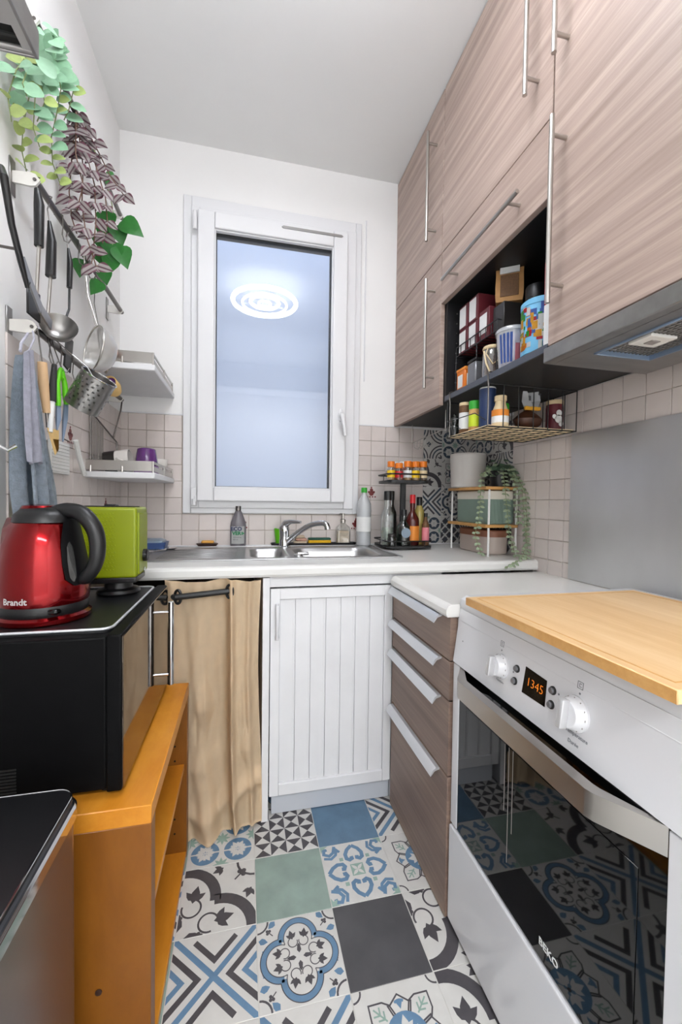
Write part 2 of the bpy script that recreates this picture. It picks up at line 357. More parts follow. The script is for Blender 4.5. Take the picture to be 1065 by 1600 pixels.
def quat(p,c,s_,ring,inner=True,edge=True):
    for a in range(4):
        t=math.radians(a*90+45); d=.43*s_; o=(c[0]+d*math.cos(t),c[1]+d*math.sin(t))
        p.arc(o,.40*s_,a*90+45-96,a*90+45+96,.13*s_,ring,3,22)
        if edge:
            p.arc(o,.47*s_,a*90+45-86,a*90+45+86,.02*s_,D,4,22); p.arc(o,.335*s_,a*90+45-110,a*90+45+110,.02*s_,D,4,22)
        for sgn in (-1,1):
            u=t+sgn*.32; q=(c[0]+.42*s_*math.cos(u),c[1]+.42*s_*math.sin(u))
            p.tulip(q,.23*s_,a*90+45+sgn*12,D,2)
            p.arc((c[0]+.36*s_*math.cos(t+sgn*.36),c[1]+.36*s_*math.sin(t+sgn*.36)),.11*s_,a*90+45+sgn*10,a*90+45+sgn*290,.022*s_,D,2)
        p.leaf((c[0]+.08*s_*math.cos(t),c[1]+.08*s_*math.sin(t)),.2*s_,.1*s_,a*90+45,D,2); p.club((c[0]+.24*s_*math.cos(t),c[1]+.24*s_*math.sin(t)),.05*s_,a*90+45,D,2)
def p_quat():
    p=Pat('ink_white'); quat(p,(0,0),1.0,B_)
    # rotate lobes to the tile axes
    p.items=[([(( x-y)*.7071*1.06,(x+y)*.7071*1.06) for x,y in P],m,l) for P,m,l in p.items]
    q=Pat('ink_white'); q.items=[(P2,m,l) for P,m,l in p.items for P2 in [q.clip(P)] if P2]
    for sx in (1,-1):
        for sy in (1,-1):
            a=math.degrees(math.atan2(sy,sx)); q.club((sx*.72,sy*.72),.09,a,D); q.arc((sx,sy),.27,a+180-45,a+180+45,.045,D)
            q.leaf((sx*.98,sy*.55),.24,.16,a+150 if sx*sy>0 else a-150+360,B_); q.leaf((sx*.55,sy*.98),.24,.16,-a,B_); q.tulip((sx*.9,sy*.30),.2,a+180,B_)
    return q
def p_big(dx,dy):
    p=Pat('ink_white'); s_=2.3; q=Pat('ink_white'); quat(q,(0,0),s_,D,edge=False)
    its=[([(( x-y)*.7071,(x+y)*.7071) for x,y in P],m,l) for P,m,l in q_items(q,s_)]
    for P,m,l in its:
        P2=p.clip([(x+dx,y+dy) for x,y in P])
        if P2: p.items.append((P2,m,l))
    a=math.degrees(math.atan2(-dy,-dx)); p.club((-dx*.62,-dy*.62),.17,a,D)
    p.arc((-dx,-dy),.5,a+135,a+225,.07,D); p.tulip((-dx*.9,-dy*.1),.35,a+200,D); p.tulip((-dx*.1,-dy*.9),.35,a+160,D)
    return p
def q_items(q,s_):                             # same motif without clipping: redraw at unit size, then scale
    r=Pat('ink_white'); quat(r,(0,0),1.0,D,edge=False); return [([(x*s_,y*s_) for x,y in P],m,l) for P,m,l in r.items]
def p_heart():
    p=Pat('ink_white'); p.poly([(-.2,-.2),(.2,-.2),(.2,.2),(-.2,.2)],S,1); 
    for a in range(4): p.leaf((0,0),.24,.10,45+90*a,W_,2)
    for a in range(4):
        an=a*90; ca,sa=math.cos(math.radians(an)),math.sin(math.radians(an)); T=lambda x,y:(x*ca-y*sa,x*sa+y*ca)
        p.line([T(.88,0),T(.74,.17),T(.58,.26),T(.42,.25),T(.36,.16),T(.40,.08),T(.48,.09)],.12,B_,1); p.line([T(.88,0),T(.74,-.17),T(.58,-.26),T(.42,-.25),T(.36,-.16),T(.40,-.08),T(.48,-.09)],.12,B_,1)
        p.line([T(.94,.55),T(.72,.62),T(.62,.76),T(.70,.92),T(.84,.90),T(.86,.8)],.1,B_,1); p.line([T(.94,-.55),T(.72,-.5),T(.56,-.62),T(.5,-.8),T(.42,-.7)],.09,B_,1)
        c=T(.42,.42); p.poly([(c[0]-.06,c[1]-.06),(c[0]+.06,c[1]-.06),(c[0]+.06,c[1]+.06),(c[0]-.06,c[1]+.06)],S,1)
        c=T(1,1); 
        for k in range(4): p.leaf(c,.26,.13,k*45+an+180,S,1)
    return p
def p_petal():
    p=Pat('ink_white')
    for a in range(8):
        an=a*45; ca,sa=math.cos(math.radians(an)),math.sin(math.radians(an)); T=lambda x,y:(x*ca-y*sa,x*sa+y*ca)
        R=.98 if a%2 else .78
        p.line([T(.30,.0),T(.42,.20),T(.6,.27),T(.78*R,.22),T(R,0),T(.78*R,-.22),T(.6,-.27),T(.42,-.20)],.035,D,3,closed=True)
        if a%2:
            p.line([T(.5,0),T(.86,0)],.035,S,1)
            for q in (.56,.68): p.line([T(q,0),T(q+.1,.11)],.035,S,1); p.line([T(q,0),T(q+.1,-.11)],.035,S,1)
        else: p.poly([T(.5,0),T(.68,.1),T(.66,0),T(.68,-.1)],B_,1); p.arc(T(.5,0),.17,an-38,an+38,.05,B_,1)
    p.disc((0,0),.46,B_,4)
    for a in range(4): p.tulip((.05*math.cos(a*1.5708),.05*math.sin(a*1.5708)),.35,a*90,W_,5)
    p.disc((0,0),.05,D,6,12)
    for sx in (1,-1):
        for sy in (1,-1): p.arc((sx,sy),.2,0,360,.04,D,1)
    return p
def p_circ():
    p=Pat('ink_white')
    for c in ((-.5,.5),(.5,.5),(-.5,-.5),(.5,-.5)):
        p.disc(c,.43,B_,1); 
        for a in range(6): p.tulip((c[0]+.03*math.cos(a*1.047),c[1]+.03*math.sin(a*1.047)),.30,a*60,W_,2)
        p.line([(c[0]-.43,c[1]),(c[0]+.43,c[1])],.05,W_,2)
    for c in ((0,0),(1,0),(-1,0),(0,1),(0,-1)):
        for a in range(8): p.leaf(c,.26,.1,a*45,S,3)
    return p
def p_dia():
    p=Pat('ink_white'); p.poly([(-1,-1),(1,-1),(1,1),(-1,1)],W_,1)
    for i in range(-2,3):
        for j in range(-2,3):
            c=(i*.66+(j%2)*.33,j*.33); 
            if j%1==0: p.poly([(c[0]-.25,c[1]),(c[0],c[1]-.25),(c[0]+.25,c[1]),(c[0],c[1]+.25)],D,2)
    for k in range(-3,4): p.line([(k*.66-1,-1),(k*.66+1,1)],.05,B_,3)
    return p
def p_fan():
    p=Pat('ink_white')
    for c in ((-1,-1),(1,-1),(1,1),(-1,1)):
        for r,m in ((.92,D),(.7,B_),(.45,D)): p.arc(c,r,0,360,.09,m,1,40)
        for a in range(8): p.leaf(c,.36,.12,a*45+22,D,2)
    p.poly([(-.2,0),(0,-.2),(.2,0),(0,.2)],B_,2); return p
def plain(m): return Pat(m)
TILE=.1998
PATS={'tri':p_tri,'x':p_x,'quat':p_quat,'bigll':lambda:p_big(-1,-1),'bigul':lambda:p_big(-1,1),'heart':p_heart,'petal':p_petal,'circ':p_circ,'blue':lambda:plain('plain_blue'),'sage':lambda:plain('plain_sage'),'dark':lambda:plain('plain_dark'),'dia':p_dia,'fan':p_fan}
PM={k:f() for k,f in PATS.items()}
FM={k:p.mesh(TILE/2) for k,p in PM.items()}
known={(-1,0):'circ',(0,0):'tri',(1,0):'blue',(2,0):'x',(-1,-1):'bigll',(0,-1):'sage',(1,-1):'heart',(2,-1):'petal',(-1,-2):'x',(0,-2):'quat',(1,-2):'dark',(2,-2):'bigul',(-1,-3):'bigll',(0,-3):'x',(1,-3):'petal',(2,-3):'bigll',(-1,-4):'heart',(0,-4):'tri',(1,-4):'quat',(2,-4):'sage'}
bm=nb(); bx(bm,-.60,1.2,-1.6,2.1,-.08,-.0012); floor=struct('floor','floor of square patchwork tiles in grey, blue and sage patterns',bm,'floor_joint')
rr=random.Random(3); names=list(PATS)
for i in range(-3,6):
    for j in range(-10,4):
        xc,yc=.038+(i+.5)*.2,1.267+(j+.5)*.2
        if xc-.1<-.53 or xc>1.1 or yc>1.95: continue
        k=known.get((i,j)) or rr.choice(names)
        o=bpy.data.objects.new('tile',FM[k]); link(o); o.parent=floor; o.location=(xc,yc,0)

# ---------------------------------------------------------------- walls, ceiling, window
XL,XR,YB,ZC=-.54,1.12,2.02,2.70
bm=nb(); bx(bm,XL-.1,XL,-1.05,YB+.12,-.05,ZC+.1); wall_left=struct('wall_left','white plaster wall on the left',bm,'wall')
bm=nb(); bx(bm,XR,XR+.1,-1.05,YB+.12,-.05,ZC+.1); wall_right=struct('wall_right','right wall behind cupboards and cooker',bm,'wall')
bm=nb(); bx(bm,XL-.1,XR+.1,-1.05,YB+.12,ZC,ZC+.1); struct('ceiling','flat pale ceiling',bm,'ceiling')
WX0,WX1,WZ0,WZ1=-.24,.523,1.06,2.41
bm=nb(); bx(bm,XL,WX0,YB,YB+.12,-.05,ZC); bx(bm,WX1,XR,YB,YB+.12,-.05,ZC); bx(bm,WX0,WX1,YB,YB+.12,-.05,WZ0); bx(bm,WX0,WX1,YB,YB+.12,WZ1,ZC)
wall_back=struct('wall_back','white wall around the window',bm,'wall')
bm=nb(); bx(bm,XL-.1,XR+.1,-1.15,-1.05,2.42,ZC+.1); struct('light_hiding_beam','unseen beam behind the camera, added to hide the fill light from the pane',bm,'wall')  # added beam, hung low so the pane does not mirror the fill lamp
bm=nb(); bx(bm,-.9,1.5,-2.6,-2.5,-.05,2.8); bx(bm,-1,-.9,-2.6,-1.05,-.05,2.8); bx(bm,1.5,1.6,-2.6,-1.05,-.05,2.8); bx(bm,-.9,XL,-1.12,-1.04,-.05,2.8); bx(bm,XR,1.5,-1.12,-1.04,-.05,2.8); bx(bm,-1,1.6,-2.6,-1.15,2.7,2.8); bx(bm,-1,1.6,-2.6,-1.55,-.1,-.0); struct('trim_2','pale unseen room beyond the opening, shaped to spread the fill light',bm,'wall')  # unseen room, opened full width so the fill light spreads evenly
# light well outside the window
bm=nb(); bx(bm,-.7,1.0,2.62,2.7,.3,4.3); bx(bm,-.75,-.68,2.14,2.7,.3,4.3); bx(bm,.98,1.05,2.14,2.7,.3,4.3); bx(bm,-.75,1.05,2.14,2.7,.25,.3)
bx(bm,-.75,1.05,2.08,2.14,2.8,4.3); bx(bm,-.75,1.05,2.08,2.7,4.3,4.35); struct('trim_3','pale blue-white light well outside the window',bm,'well_wall')
# tiles on walls
def tile_mesh(sx,sy,t=.005):
    bm=nb(); bx(bm,-sx/2,sx/2,-t,0,-sy/2,sy/2,.0009); me=bpy.data.meshes.new('tile'); finish(bm,20); bm.to_mesh(me); bm.free(); me.materials.append(M['wall_tile']); return me
P_=.075; TM={}
def wtile(wall,x,y,z,wx,wz,rz):
    k=(round(wx,4),round(wz,4))
    if k not in TM: TM[k]=tile_mesh(wx-.0022,wz-.0022)
    o=bpy.data.objects.new('tile',TM[k]); link(o); o.parent=wall; o.location=(x,y,z); o.rotation_euler=(0,0,rz); return o
rows=[1.48-P_*k for k in range(9)]
def back_patch(x0,x1,rws):
    x=x0
    n0=math.floor((x0+.28)/P_+1e-6); n1=math.ceil((x1+.28)/P_-1e-6)
    for n in range(n0,n1):
        a=max(x0,-.28+n*P_); b=min(x1,-.28+(n+1)*P_)
        if b-a<.008: continue
        for r in rws: wtile(wall_back,(a+b)/2,YB,r-P_/2,b-a,P_,0)
bm=nb(); bx(bm,XL,-.275,YB-.0015,YB,.8,1.48); bx(bm,.55,.905,YB-.0015,YB,.8,1.48); bx(bm,-.275,.55,YB-.0015,YB,.8,1.032); o=part('grout',bm,'grout',wall_back)
back_patch(XL,-.28,rows[:8]); back_patch(-.28,.545,rows[6:8]); back_patch(.545,.905,rows[:8])
bm=nb(); bx(bm,XL,XL+.0015,1.12,YB,.8,1.48); part('grout',bm,'grout',wall_left)
for n in range(12):
    y0=YB-.005-P_*(n+1)
    for r in rows[:8]: wtile(wall_left,XL,y0+P_/2,r-P_/2,P_,P_,math.pi/2)
bm=nb(); bx(bm,XR-.0015,XR,.25,1.57,.8,1.49); part('grout',bm,'grout',wall_right)
for n in range(18):
    y1=1.57-.035-P_*n+P_*.46; y0=y1-P_
    for r in [1.49-P_*k for k in range(9)]:
        if y0<1.16 and r<1.34: continue
        if y0<.2: continue
        wtile(wall_right,XR,(y0+min(y1,1.57))/2,r-P_/2,P_ if y1<1.57 else 1.57-y0,P_,-math.pi/2)
# dark red printed motifs on some tiles
def motif(x,y,z,face,lab):
    bm=nb(); 
    def d(u,v,r):
        lathe(bm,[(r,0),(r,.0006)],12,(u,v,0))
    for u,v,r in ((0,.012,.009),(0,-.004,.013),(-.013,.002,.006),(.013,.002,.006),(-.02,-.022,.004),(-.008,-.022,.004),(.006,-.022,.004),(.02,-.022,.004),(0,.025,.004)): d(u,v,r)
    if face=='y':
        for v in bm.verts: v.co=Vector((x+v.co.x,y-v.co.z,z+v.co.y))
        part('tile_print',bm,'tile_red',wall_back)
    elif face=='l':
        for v in bm.verts: v.co=Vector((x+v.co.z,y+v.co.x,z+v.co.y))
        part('tile_print',bm,'tile_red',wall_left)
motif(-.01,YB-.005,.99,'y',0); motif(.545,YB-.005,.985,'y',0); motif(.625,YB-.005,1.145,'y',0)
motif(XL+.005,1.47,1.295,'l',0); motif(XL+.005,1.81,1.07,'l',0)
# patterned tiles in the right corner
WM={k:p.mesh(.0747,eps=.00012,blue='ink_navy') for k,p in PM.items() if k in('fan','bigll','x','circ','dia','petal','quat','tri')}
def ptile(wall,k,x,y,z,rz):
    o=bpy.data.objects.new('patterned_tile',WM[k]); link(o); o.parent=wall; o.location=(x,y,z); o.rotation_euler=(math.pi/2,0,rz)
# back wall piece is narrower than two tiles: build clipped meshes
def clipped(k,u0,u1):
    src=PM[k]; q=Pat(src.base)
    h=.075
    for P,m,l in src.items:
        for s_,lim in ((1,u1),(-1,-u0)):
            out=[]; n=len(P)
            for i in range(n):
                a,b=P[i],P[(i+1)%n]; da,db=lim-s_*a[0],lim-s_*b[0]
                if da>=0: out.append(a)
                if (da>=0)!=(db>=0): t=da/(da-db); out.append((a[0]+(b[0]-a[0])*t,a[1]+(b[1]-a[1])*t))
            P=out
            if len(P)<3: break
        if len(P)>=3: q.items.append((P,m,l))
    bm=nb(); bx(bm,u0*h+.0005,u1*h-.0005,-h+.0005,h-.0005,-.004,0,.0005)
    for ii,(P,m,l) in enumerate(q.items):
        f=bm.faces.new([bm.verts.new((x*(h-.001),y*(h-.001),.00012*(l+(ii%12)*.07))) for x,y in P]); f.material_index=m
    me=bpy.data.meshes.new('patterned_tile'); bm.to_mesh(me); bm.free()
    for kk in (src.base,'ink_dark','ink_navy','ink_sage','ink_white'): me.materials.append(M[kk])
    return me
zs=[1.40,1.25,1.10,.955,.805]
for z,ka,kb in zip([1.402,1.252,1.102,.952],['fan','bigll','x','circ'],['circ','petal','quat','dia']):
    for k,u0,u1,xc in ((ka,-.4,1,1.010-.075),(kb,-1,.44,1.010+.075)):
        o=bpy.data.objects.new('patterned_tile',clipped(k,u0,u1)); link(o); o.parent=wall_back; o.location=(xc,YB-.004,z); o.rotation_euler=(math.pi/2,0,0)
for n,ks in enumerate((['fan','dia','quat','x'],['circ','tri','petal','fan'],['bigll','fan','tri','dia'])):
    for z,k in zip([1.402,1.252,1.102,.952],ks): ptile(wall_right,k,XR-.004,YB-.004-.075-.15*n,z,-math.pi/2)

# window
win=struct('window_1','tall white single-pane window above the sink')
def ring(x0,x1,z0,z1,wl,wr,wb,wt,ya,yb,bev=.003):
    bm=nb(); bx(bm,x0,x0+wl,ya,yb,z0,z1,bev,2); bx(bm,x1-wr,x1,ya,yb,z0,z1,bev,2); bx(bm,x0+wl,x1-wr,ya,yb,z0,z0+wb,bev,2); bx(bm,x0+wl,x1-wr,ya,yb,z1-wt,z1,bev,2); return bm
part('casing',ring(-.275,.553,1.035,2.462,.035,.03,.026,.055,YB-.016,YB+.01),'frame_white',win)
part('window_frame',ring(WX0,WX1,WZ0,WZ1,.035,.05,.036,.035,YB-.028,YB+.05),'frame_white',win)
sash=part('sash',ring(-.21,.474,1.092,2.382,.072,.070,.062,.074,YB-.06,YB+.02,.006),'frame_white',win)
part('glazing_bead',ring(-.14,.406,1.152,2.310,.007,.007,.007,.007,YB-.048,YB+.01,.002),'frame_white',sash)
part('gasket',ring(-.134,.40,1.158,2.304,.003,.003,.003,.006,YB-.03,YB+.012,.0005),'rubber',sash)
bm=nb(); bx(bm,-.132,.398,YB-.022,YB-.018,1.16,2.302); part('pane',bm,'window_glass',sash)
bm=nb(); prism(bm,[(.16+.0*k,0) for k in range(0)] or [(.165,2.352),(.44,2.352),(.448,2.357),(.44,2.363),(.165,2.363),(.157,2.357)],'y',YB-.064,YB-.058); part('vent_slot',bm,'steel',sash,'thin grey ventilation strip')
bm=nb(); lathe(bm,[(.016,0),(.016,.008),(.012,.012)],20,(0,0,0),sx=.8,sy=1.9)
for v in bm.verts: v.co=Vector((.447+v.co.x,YB-.06-v.co.z,1.512+v.co.y))
tube(bm,[(.447,YB-.07,1.512),(.447,YB-.10,1.505),(.452,YB-.105,1.47),(.462,YB-.10,1.41)],[.010,.011,.011,.008],12); part('handle',bm,'frame_white',sash,'white lever handle')
bm=nb(); cyl(bm,(-.222,YB-.055,2.29),(-.222,YB-.055,2.37),.0085,12); cyl(bm,(-.222,YB-.055,1.075),(-.222,YB-.055,1.10),.008,12); part('hinge',bm,'frame_white',win)
bm=nb(); bx(bm,-.236,-.212,YB-.05,YB-.03,1.07,1.15,.002); bx(bm,-.22,-.21,YB-.062,YB-.045,1.085,1.115,.003); part('hinge_cover',bm,'frame_white',win)
bm=nb(); bx(bm,.575,.581,YB-.006,YB,1.70,2.49,.001); struct('trim_4','thin white cable trunking right of the window',bm,'frame_white')
# white trim line on top of the tiles
bm=nb(); bx(bm,XL,-.275,YB-.007,YB,1.479,1.486,.001); bx(bm,.553,1.12,YB-.007,YB,1.479,1.486,.001); struct('trim_5','thin white bead along the tile top',bm,'frame_white')
# ceiling lamp of concentric glowing rings
t=thing('ceiling_lamp','round ceiling lamp of glowing concentric rings, mirrored in the window pane','lamp',(LAMP.x,LAMP.y,2.70))
bm=nb(); lathe(bm,[(.06,2.655),(.06,2.70)],40,(LAMP.x,LAMP.y,0)); cyl(bm,(LAMP.x,LAMP.y,2.60),(LAMP.x,LAMP.y,2.66),.008,10); part('base',bm,'frame_white',t)
for R_,z,r_ in ((.235,2.60,.016),(.165,2.585,.008),(.105,2.60,.012),(.045,2.59,.007)): part('light_ring',torus(nb(),(LAMP.x,LAMP.y,z),R_,r_,48,10),'lamp_emit',t)
bm=nb()
for a in range(4): bx(bm,LAMP.x-.24,LAMP.x+.24,LAMP.y-.006,LAMP.y+.006,2.60,2.61,0,rot=RZ(a*45+20),piv=(LAMP.x,LAMP.y,2.65))
part('bracket',bm,'satin',t)
# ================================================================ FURNITURE
def bar_handle(bm,p0,p1,out,r=.006,inset=.045,base=.04):
    p0,p1=Vector(p0),Vector(p1); d=(p1-p0).normalized(); cyl(bm,p0,p1,r,12)
    for q in (p0+d*inset,p1-d*inset): cyl(bm,q,q+Vector((base,0,0)),r*.8,10)
# ---- upper cabinets
CX=.76; FX=.74
def cabinet(label,y0,y1,z0,group,doors,niche=None,loc=None):
    t=thing('wall_cabinet',label,'cabinet',(.94,(y0+y1)/2,z0)); e=.0008
    bm=nb(); bx(bm,CX,XR-.002,y0+e,y0+.016,z0,2.695); part('side_panel',bm,'carcass',t)
    bm=nb(); bx(bm,CX,XR-.002,y1-.016,y1-e,z0,2.695); part('side_panel',bm,'carcass',t)
    bm=nb(); bx(bm,CX,XR-.002,y0+.016,y1-.016,2.679,2.695); part('top_panel',bm,'carcass',t)
    bm=nb(); bx(bm,XR-.008,XR-.002,y0+.016,y1-.016,z0+.02,2.679); part('back_panel',bm,'carcass',t)
    bm=nb(); bx(bm,CX,XR-.002,y0+.016,y1-.016,z0,z0+.018); part('bottom_panel',bm,'carcass',t)
    for (za,zb,g0,g1) in doors:
        bm=nb(); bx(bm,FX,CX-.001,y0+g0,y1-g1,za,zb,.0012); d=part('door',bm,'cab_wood',t)
        yield_d.append(d)
    return t
yield_d=[]
def handle(d,p0,p1): 
    bm=nb(); bar_handle(bm,p0,p1,-1); return part('handle',bm,'satin',d)
t1=cabinet('narrow wood-grain wall cabinet beside the window wall with two stacked doors',1.512,2.018,1.49,None,[(1.482,2.066,.001,.001),(2.069,2.694,.001,.001)])
handle(yield_d[0],(.70,1.566,1.558),(.70,1.566,1.992)); handle(yield_d[1],(.70,1.572,2.144),(.70,1.572,2.572))
yield_d.clear()
t2=cabinet('middle wood-grain wall cabinet with an open black niche full of food tins',.915,1.510,1.492,None,[(2.069,2.694,.002,.001)])
d=yield_d[0]; handle(d,(.70,.972,2.158),(.70,.972,2.62))
bm=nb(); bx(bm,FX,CX-.001,.917,1.509,1.872,2.066,.0012); fl=part('flap_door',bm,'cab_wood',t2); handle(fl,(.70,.993,1.93),(.70,1.428,1.92))
bm=nb(); bx(bm,CX,XR-.01,.931,1.494,1.872,1.888); part('niche_top',bm,'carcass',t2)
bm=nb(); bx(bm,CX-.006,CX+.0005,.931,1.494,1.492,1.512,.001); part('shelf_edge',bm,'shelf_edge',t2,'grey-blue front edge of the niche floor')
bm=nb()
for k in range(9):
    for xx in (.80,.84): cyl(bm,(xx,1.4945,1.53+k*.038),(xx,1.492,1.53+k*.038),.003,8)
part('shelf_pin_hole',bm,'satin',t2)
yield_d.clear()
t3=cabinet('large wood-grain wall cabinet with one tall door above the extractor hood',.312,.913,1.492,None,[(1.497,2.694,.001,.001)])
handle(yield_d[0],(.70,.868,1.579),(.70,.868,2.017)); handle(yield_d[0],(.70,.868,2.16),(.70,.868,2.60))
# ---- extractor hood
t=thing('extractor_hood','slide-out stainless extractor hood with mesh filter under the large wall cabinet','hood',(.9,.61,1.452))
bm=nb(); bx(bm,.752,1.04,.318,.908,1.466,1.490); part('body',bm,'dark_steel',t)
bm=nb(); bx(bm,.725,.752,.314,.909,1.450,1.487,.002); part('front_rail',bm,'steel',t,'brushed steel pull-out front rail')
bm=nb()
for a in ((.752,.785,.318,.908),(.945,1.04,.318,.908),(.785,.945,.318,.345),(.785,.945,.815,.908)): bx(bm,a[0],a[1],a[2],a[3],1.450,1.466)
part('underside_panel',bm,'steel',t)
bm=nb()
for a in ((.785,.79,.345,.815),(.94,.945,.345,.815),(.785,.945,.345,.35),(.785,.945,.81,.815)): bx(bm,a[0],a[1],a[2],a[3],1.446,1.46,.001)
part('filter_frame',bm,'slate_blue',t)
bm=nb(); bx(bm,.79,.94,.35,.81,1.462,1.466)
for k in range(38): bx(bm,.79,.94,.352+k*.0121,.352+k*.0121+.006,1.457,1.462)
for k in range(14): bx(bm,.791+k*.0107,.791+k*.0107+.004,.35,.81,1.456,1.461)
f=part('mesh_filter',bm,'mesh_filter',t)
bm=nb(); bx(bm,.815,.885,.70,.755,1.450,1.458,.003,2); part('filter_latch',bm,'cream_top',f,'cream plastic filter latch')
bm=nb(); bx(bm,.838,.862,.718,.738,1.448,1.451,.001); part('latch_slot',bm,'print_grey',t)
# ---- steel splashback
t=thing('splashback','brushed stainless steel splashback sheet leaning on the tiles behind the cooker','panel',(1.11,.75,.84))
bm=nb(); bx(bm,1.108,1.112,.25,1.235,.838,1.342,.0005); part('steel_sheet',bm,'splash',t); bm=nb(); bx(bm,1.112,1.1145,.25,1.232,.836,.846); part('bottom_strip',bm,'taupe',t)
# ---- cooker
OY0,OY1,OX=.372,.969,.53
t=thing('cooker','white freestanding electric cooker with black glass oven door and clock','cooker',(.8,(OY0+OY1)/2,0))
bm=nb(); bx(bm,OX+.012,1.10,OY0,OY1,.03,.80,.002); part('body',bm,'enamel',t)
bm=nb(); bx(bm,OX+.03,1.095,OY0+.002,OY1-.002,.80,.832); part('hob_base',bm,'enamel',t)
bm=nb(); prism(bm,[(OX+.018,.826),(OX+.014,.838),(OX+.018,.851),(OX+.032,.860),(1.085,.860),(1.1,.850),(1.1,.826)],'y',OY0,OY1); part('lid',bm,'enamel',t,'white rounded lid closing the hob')
bm=nb(); prism(bm,[(OX-.002,.690),(OX+.016,.826),(OX+.06,.826),(OX+.06,.690)],'y',OY0,OY1); cp=part('control_panel',bm,'enamel',t,'sloping white control panel')
for f_ in cp.data.polygons: f_.use_smooth=False
pn=Vector((-.136,0,.018)).normalized(); pu=Vector((.018,0,.136)).normalized(); py=Vector((0,-1,0))
def onp(px_,py_,off=0):
    # intersect pixel ray with panel plane
    o=Vector((OX-.002,0,.690)); d=at(px_,py_,x=OX)-CAM; s_=(o-CAM).dot(pn)/d.dot(pn); return CAM+d*s_+pn*off
def paxis(): return Matrix((py,pu,py.cross(pu))).transposed()   # columns: local x -> py, y -> pu, z -> outward
AX=Matrix((( 0,pu.x,pn.x),(-1,pu.y,pn.y),(0,pu.z,pn.z)))
for (px_,py_,r_,lab) in ((783,1041,.023,'left oven knob turned to off'),(899,1115,.026,'right thermostat knob with numbered skirt')):
    c=onp(px_,py_); bm=nb(); lathe(bm,[(r_*1.12,0),(r_*1.12,.004),(r_,.007),(r_*.9,.018),(r_*.82,.020)],32,c,axis=AX); k=part('knob',bm,'enamel',cp,lab,local=False)
    bm=nb(); bx(bm,-.006,.006,-r_*.92,r_*.92,.018,.034,.003,2)
    for v in bm.verts: v.co=c+AX@v.co
    part('knob_grip',bm,'knob_grey',t)
    bm=nb()
    for a in range(0,300,30):
        s_=math.radians(a-60); bx(bm,math.cos(s_)*r_*1.0-.0008,math.cos(s_)*r_*1.0+.0008,math.sin(s_)*r_*1.0-.0015,math.sin(s_)*r_*1.0+.0015,.006,.0072)
    for v in bm.verts: v.co=c+AX@v.co
    part('knob_mark',bm,'print_grey',t)
for (px_,py_) in ((808,1045),(804,1064),(864,1079),(861,1101)):
    c=onp(px_,py_); bm=nb(); lathe(bm,[(.0075,0),(.0075,.002),(.006,.003)],20,c,axis=AX); part('button',bm,'rubber',cp); bm=nb(); lathe(bm,[(.0055,.003),(.0055,.006),(.0045,.007)],18,c,axis=AX); part('button_cap',bm,'button_grey',t)
q=[onp(822,1041,.0008),onp(855,1064,.0008),onp(851,1105,.0008),onp(815,1081,.0008)]
bm=nb(); fr=[bm.verts.new(v) for v in q]; bm.faces.new(fr); bmesh.ops.solidify(bm,geom=bm.faces[:],thickness=.0015); dsp=part('display',bm,'black_gloss',cp,'black clock display')
c=(q[0]+q[2])/2+pn*.0022
part('digits',text_bm('1345',.0235,c+py*.002,py,pu,.0002,bold=-.0006),'digit',dsp,'orange digits reading 1345')
part('lettering',text_bm('Température',.0088,onp(900,1149,.0006),py,pu,.0001),'text_grey',cp); part('lettering',text_bm('Durée',.0088,onp(895,1161,.0006),py,pu,.0001),'text_grey',cp)
part('lettering',text_bm('Fonctions',.0065,onp(781,1064,.0006),py,pu,.0001),'text_grey',cp)
bm=nb()
for (px_,py_) in ((907,1071),(785,1006)):
    c=onp(px_,py_,.0006)
    for a in ((-.006,-.005,-.006,.006),(.005,.006,-.006,.006),(-.006,.006,-.006,-.005),(-.006,.006,.005,.006),(-.002,.003,-.003,-.002),(-.002,.003,.002,.003),(-.002,-.001,-.003,.003)):
        v0=len(bm.verts); bx(bm,a[0],a[1],a[2],a[3],-.0001,.0001)
        bm.verts.ensure_lookup_table()
        for v in bm.verts[v0:]: v.co=c+AX@v.co
for (px_,py_) in ((906,1084),(784,1016),(723,1002),(873,1085),(802,1050)):
    c=onp(px_,py_,.0004); lathe(bm,[(.0018,0),(.0018,.0004)],10,c,axis=AX)
part('symbol',bm,'text_grey',cp)
# door
bm=nb(); bx(bm,OX+.002,OX+.012,.409,.940,.268,.686,.001); dr=part('oven_door',bm,'black_gloss',t,'black mirror glass oven door')
bm=nb(); bx(bm,OX+.0008,OX+.002,.45,.905,.29,.60); part('inner_window',bm,'black_gloss',dr)
bm=nb(); bx(bm,OX,OX+.012,.940,OY1,.268,.686,.001); part('door_edge_strip',bm,'enamel',t)
bm=nb(); bx(bm,OX,OX+.012,OY0,.409,.268,.686,.001); part('door_edge_strip',bm,'enamel',t)
bm=nb(); prism(bm,[(OX+.002,.938),(.487,.872),(.483,.86),(.483,.495),(.487,.482),(OX+.002,.411),(OX+.002,.425),(.505,.490),(.503,.50),(.503,.855),(.505,.862),(OX+.002,.920)],'z',.648,.688); part('handle',bm,'satin',dr,'wide brushed metal door handle')
part('lettering',text_bm('BEKO',.019,(OX+.0005,.612,.302),(0,-1,0),(0,0,1),.0002,bold=.0004),'label_white',dr)
bm=nb(); 
for (y_,z0_,z1_) in ((.735,.36,.60),(.722,.43,.60),(.748,.46,.60)): bx(bm,OX+.0004,OX+.001,y_-.0008,y_+.0008,z0_,z1_)
part('drip_streak',bm,'print_grey',dr,'dried drip streaks on the glass')
bm=nb(); bx(bm,OX-.004,OX+.012,OY0,OY1,.012,.262,.003,2); part('storage_drawer',bm,'enamel',t,'glossy white bottom drawer front')
bm=nb(); 
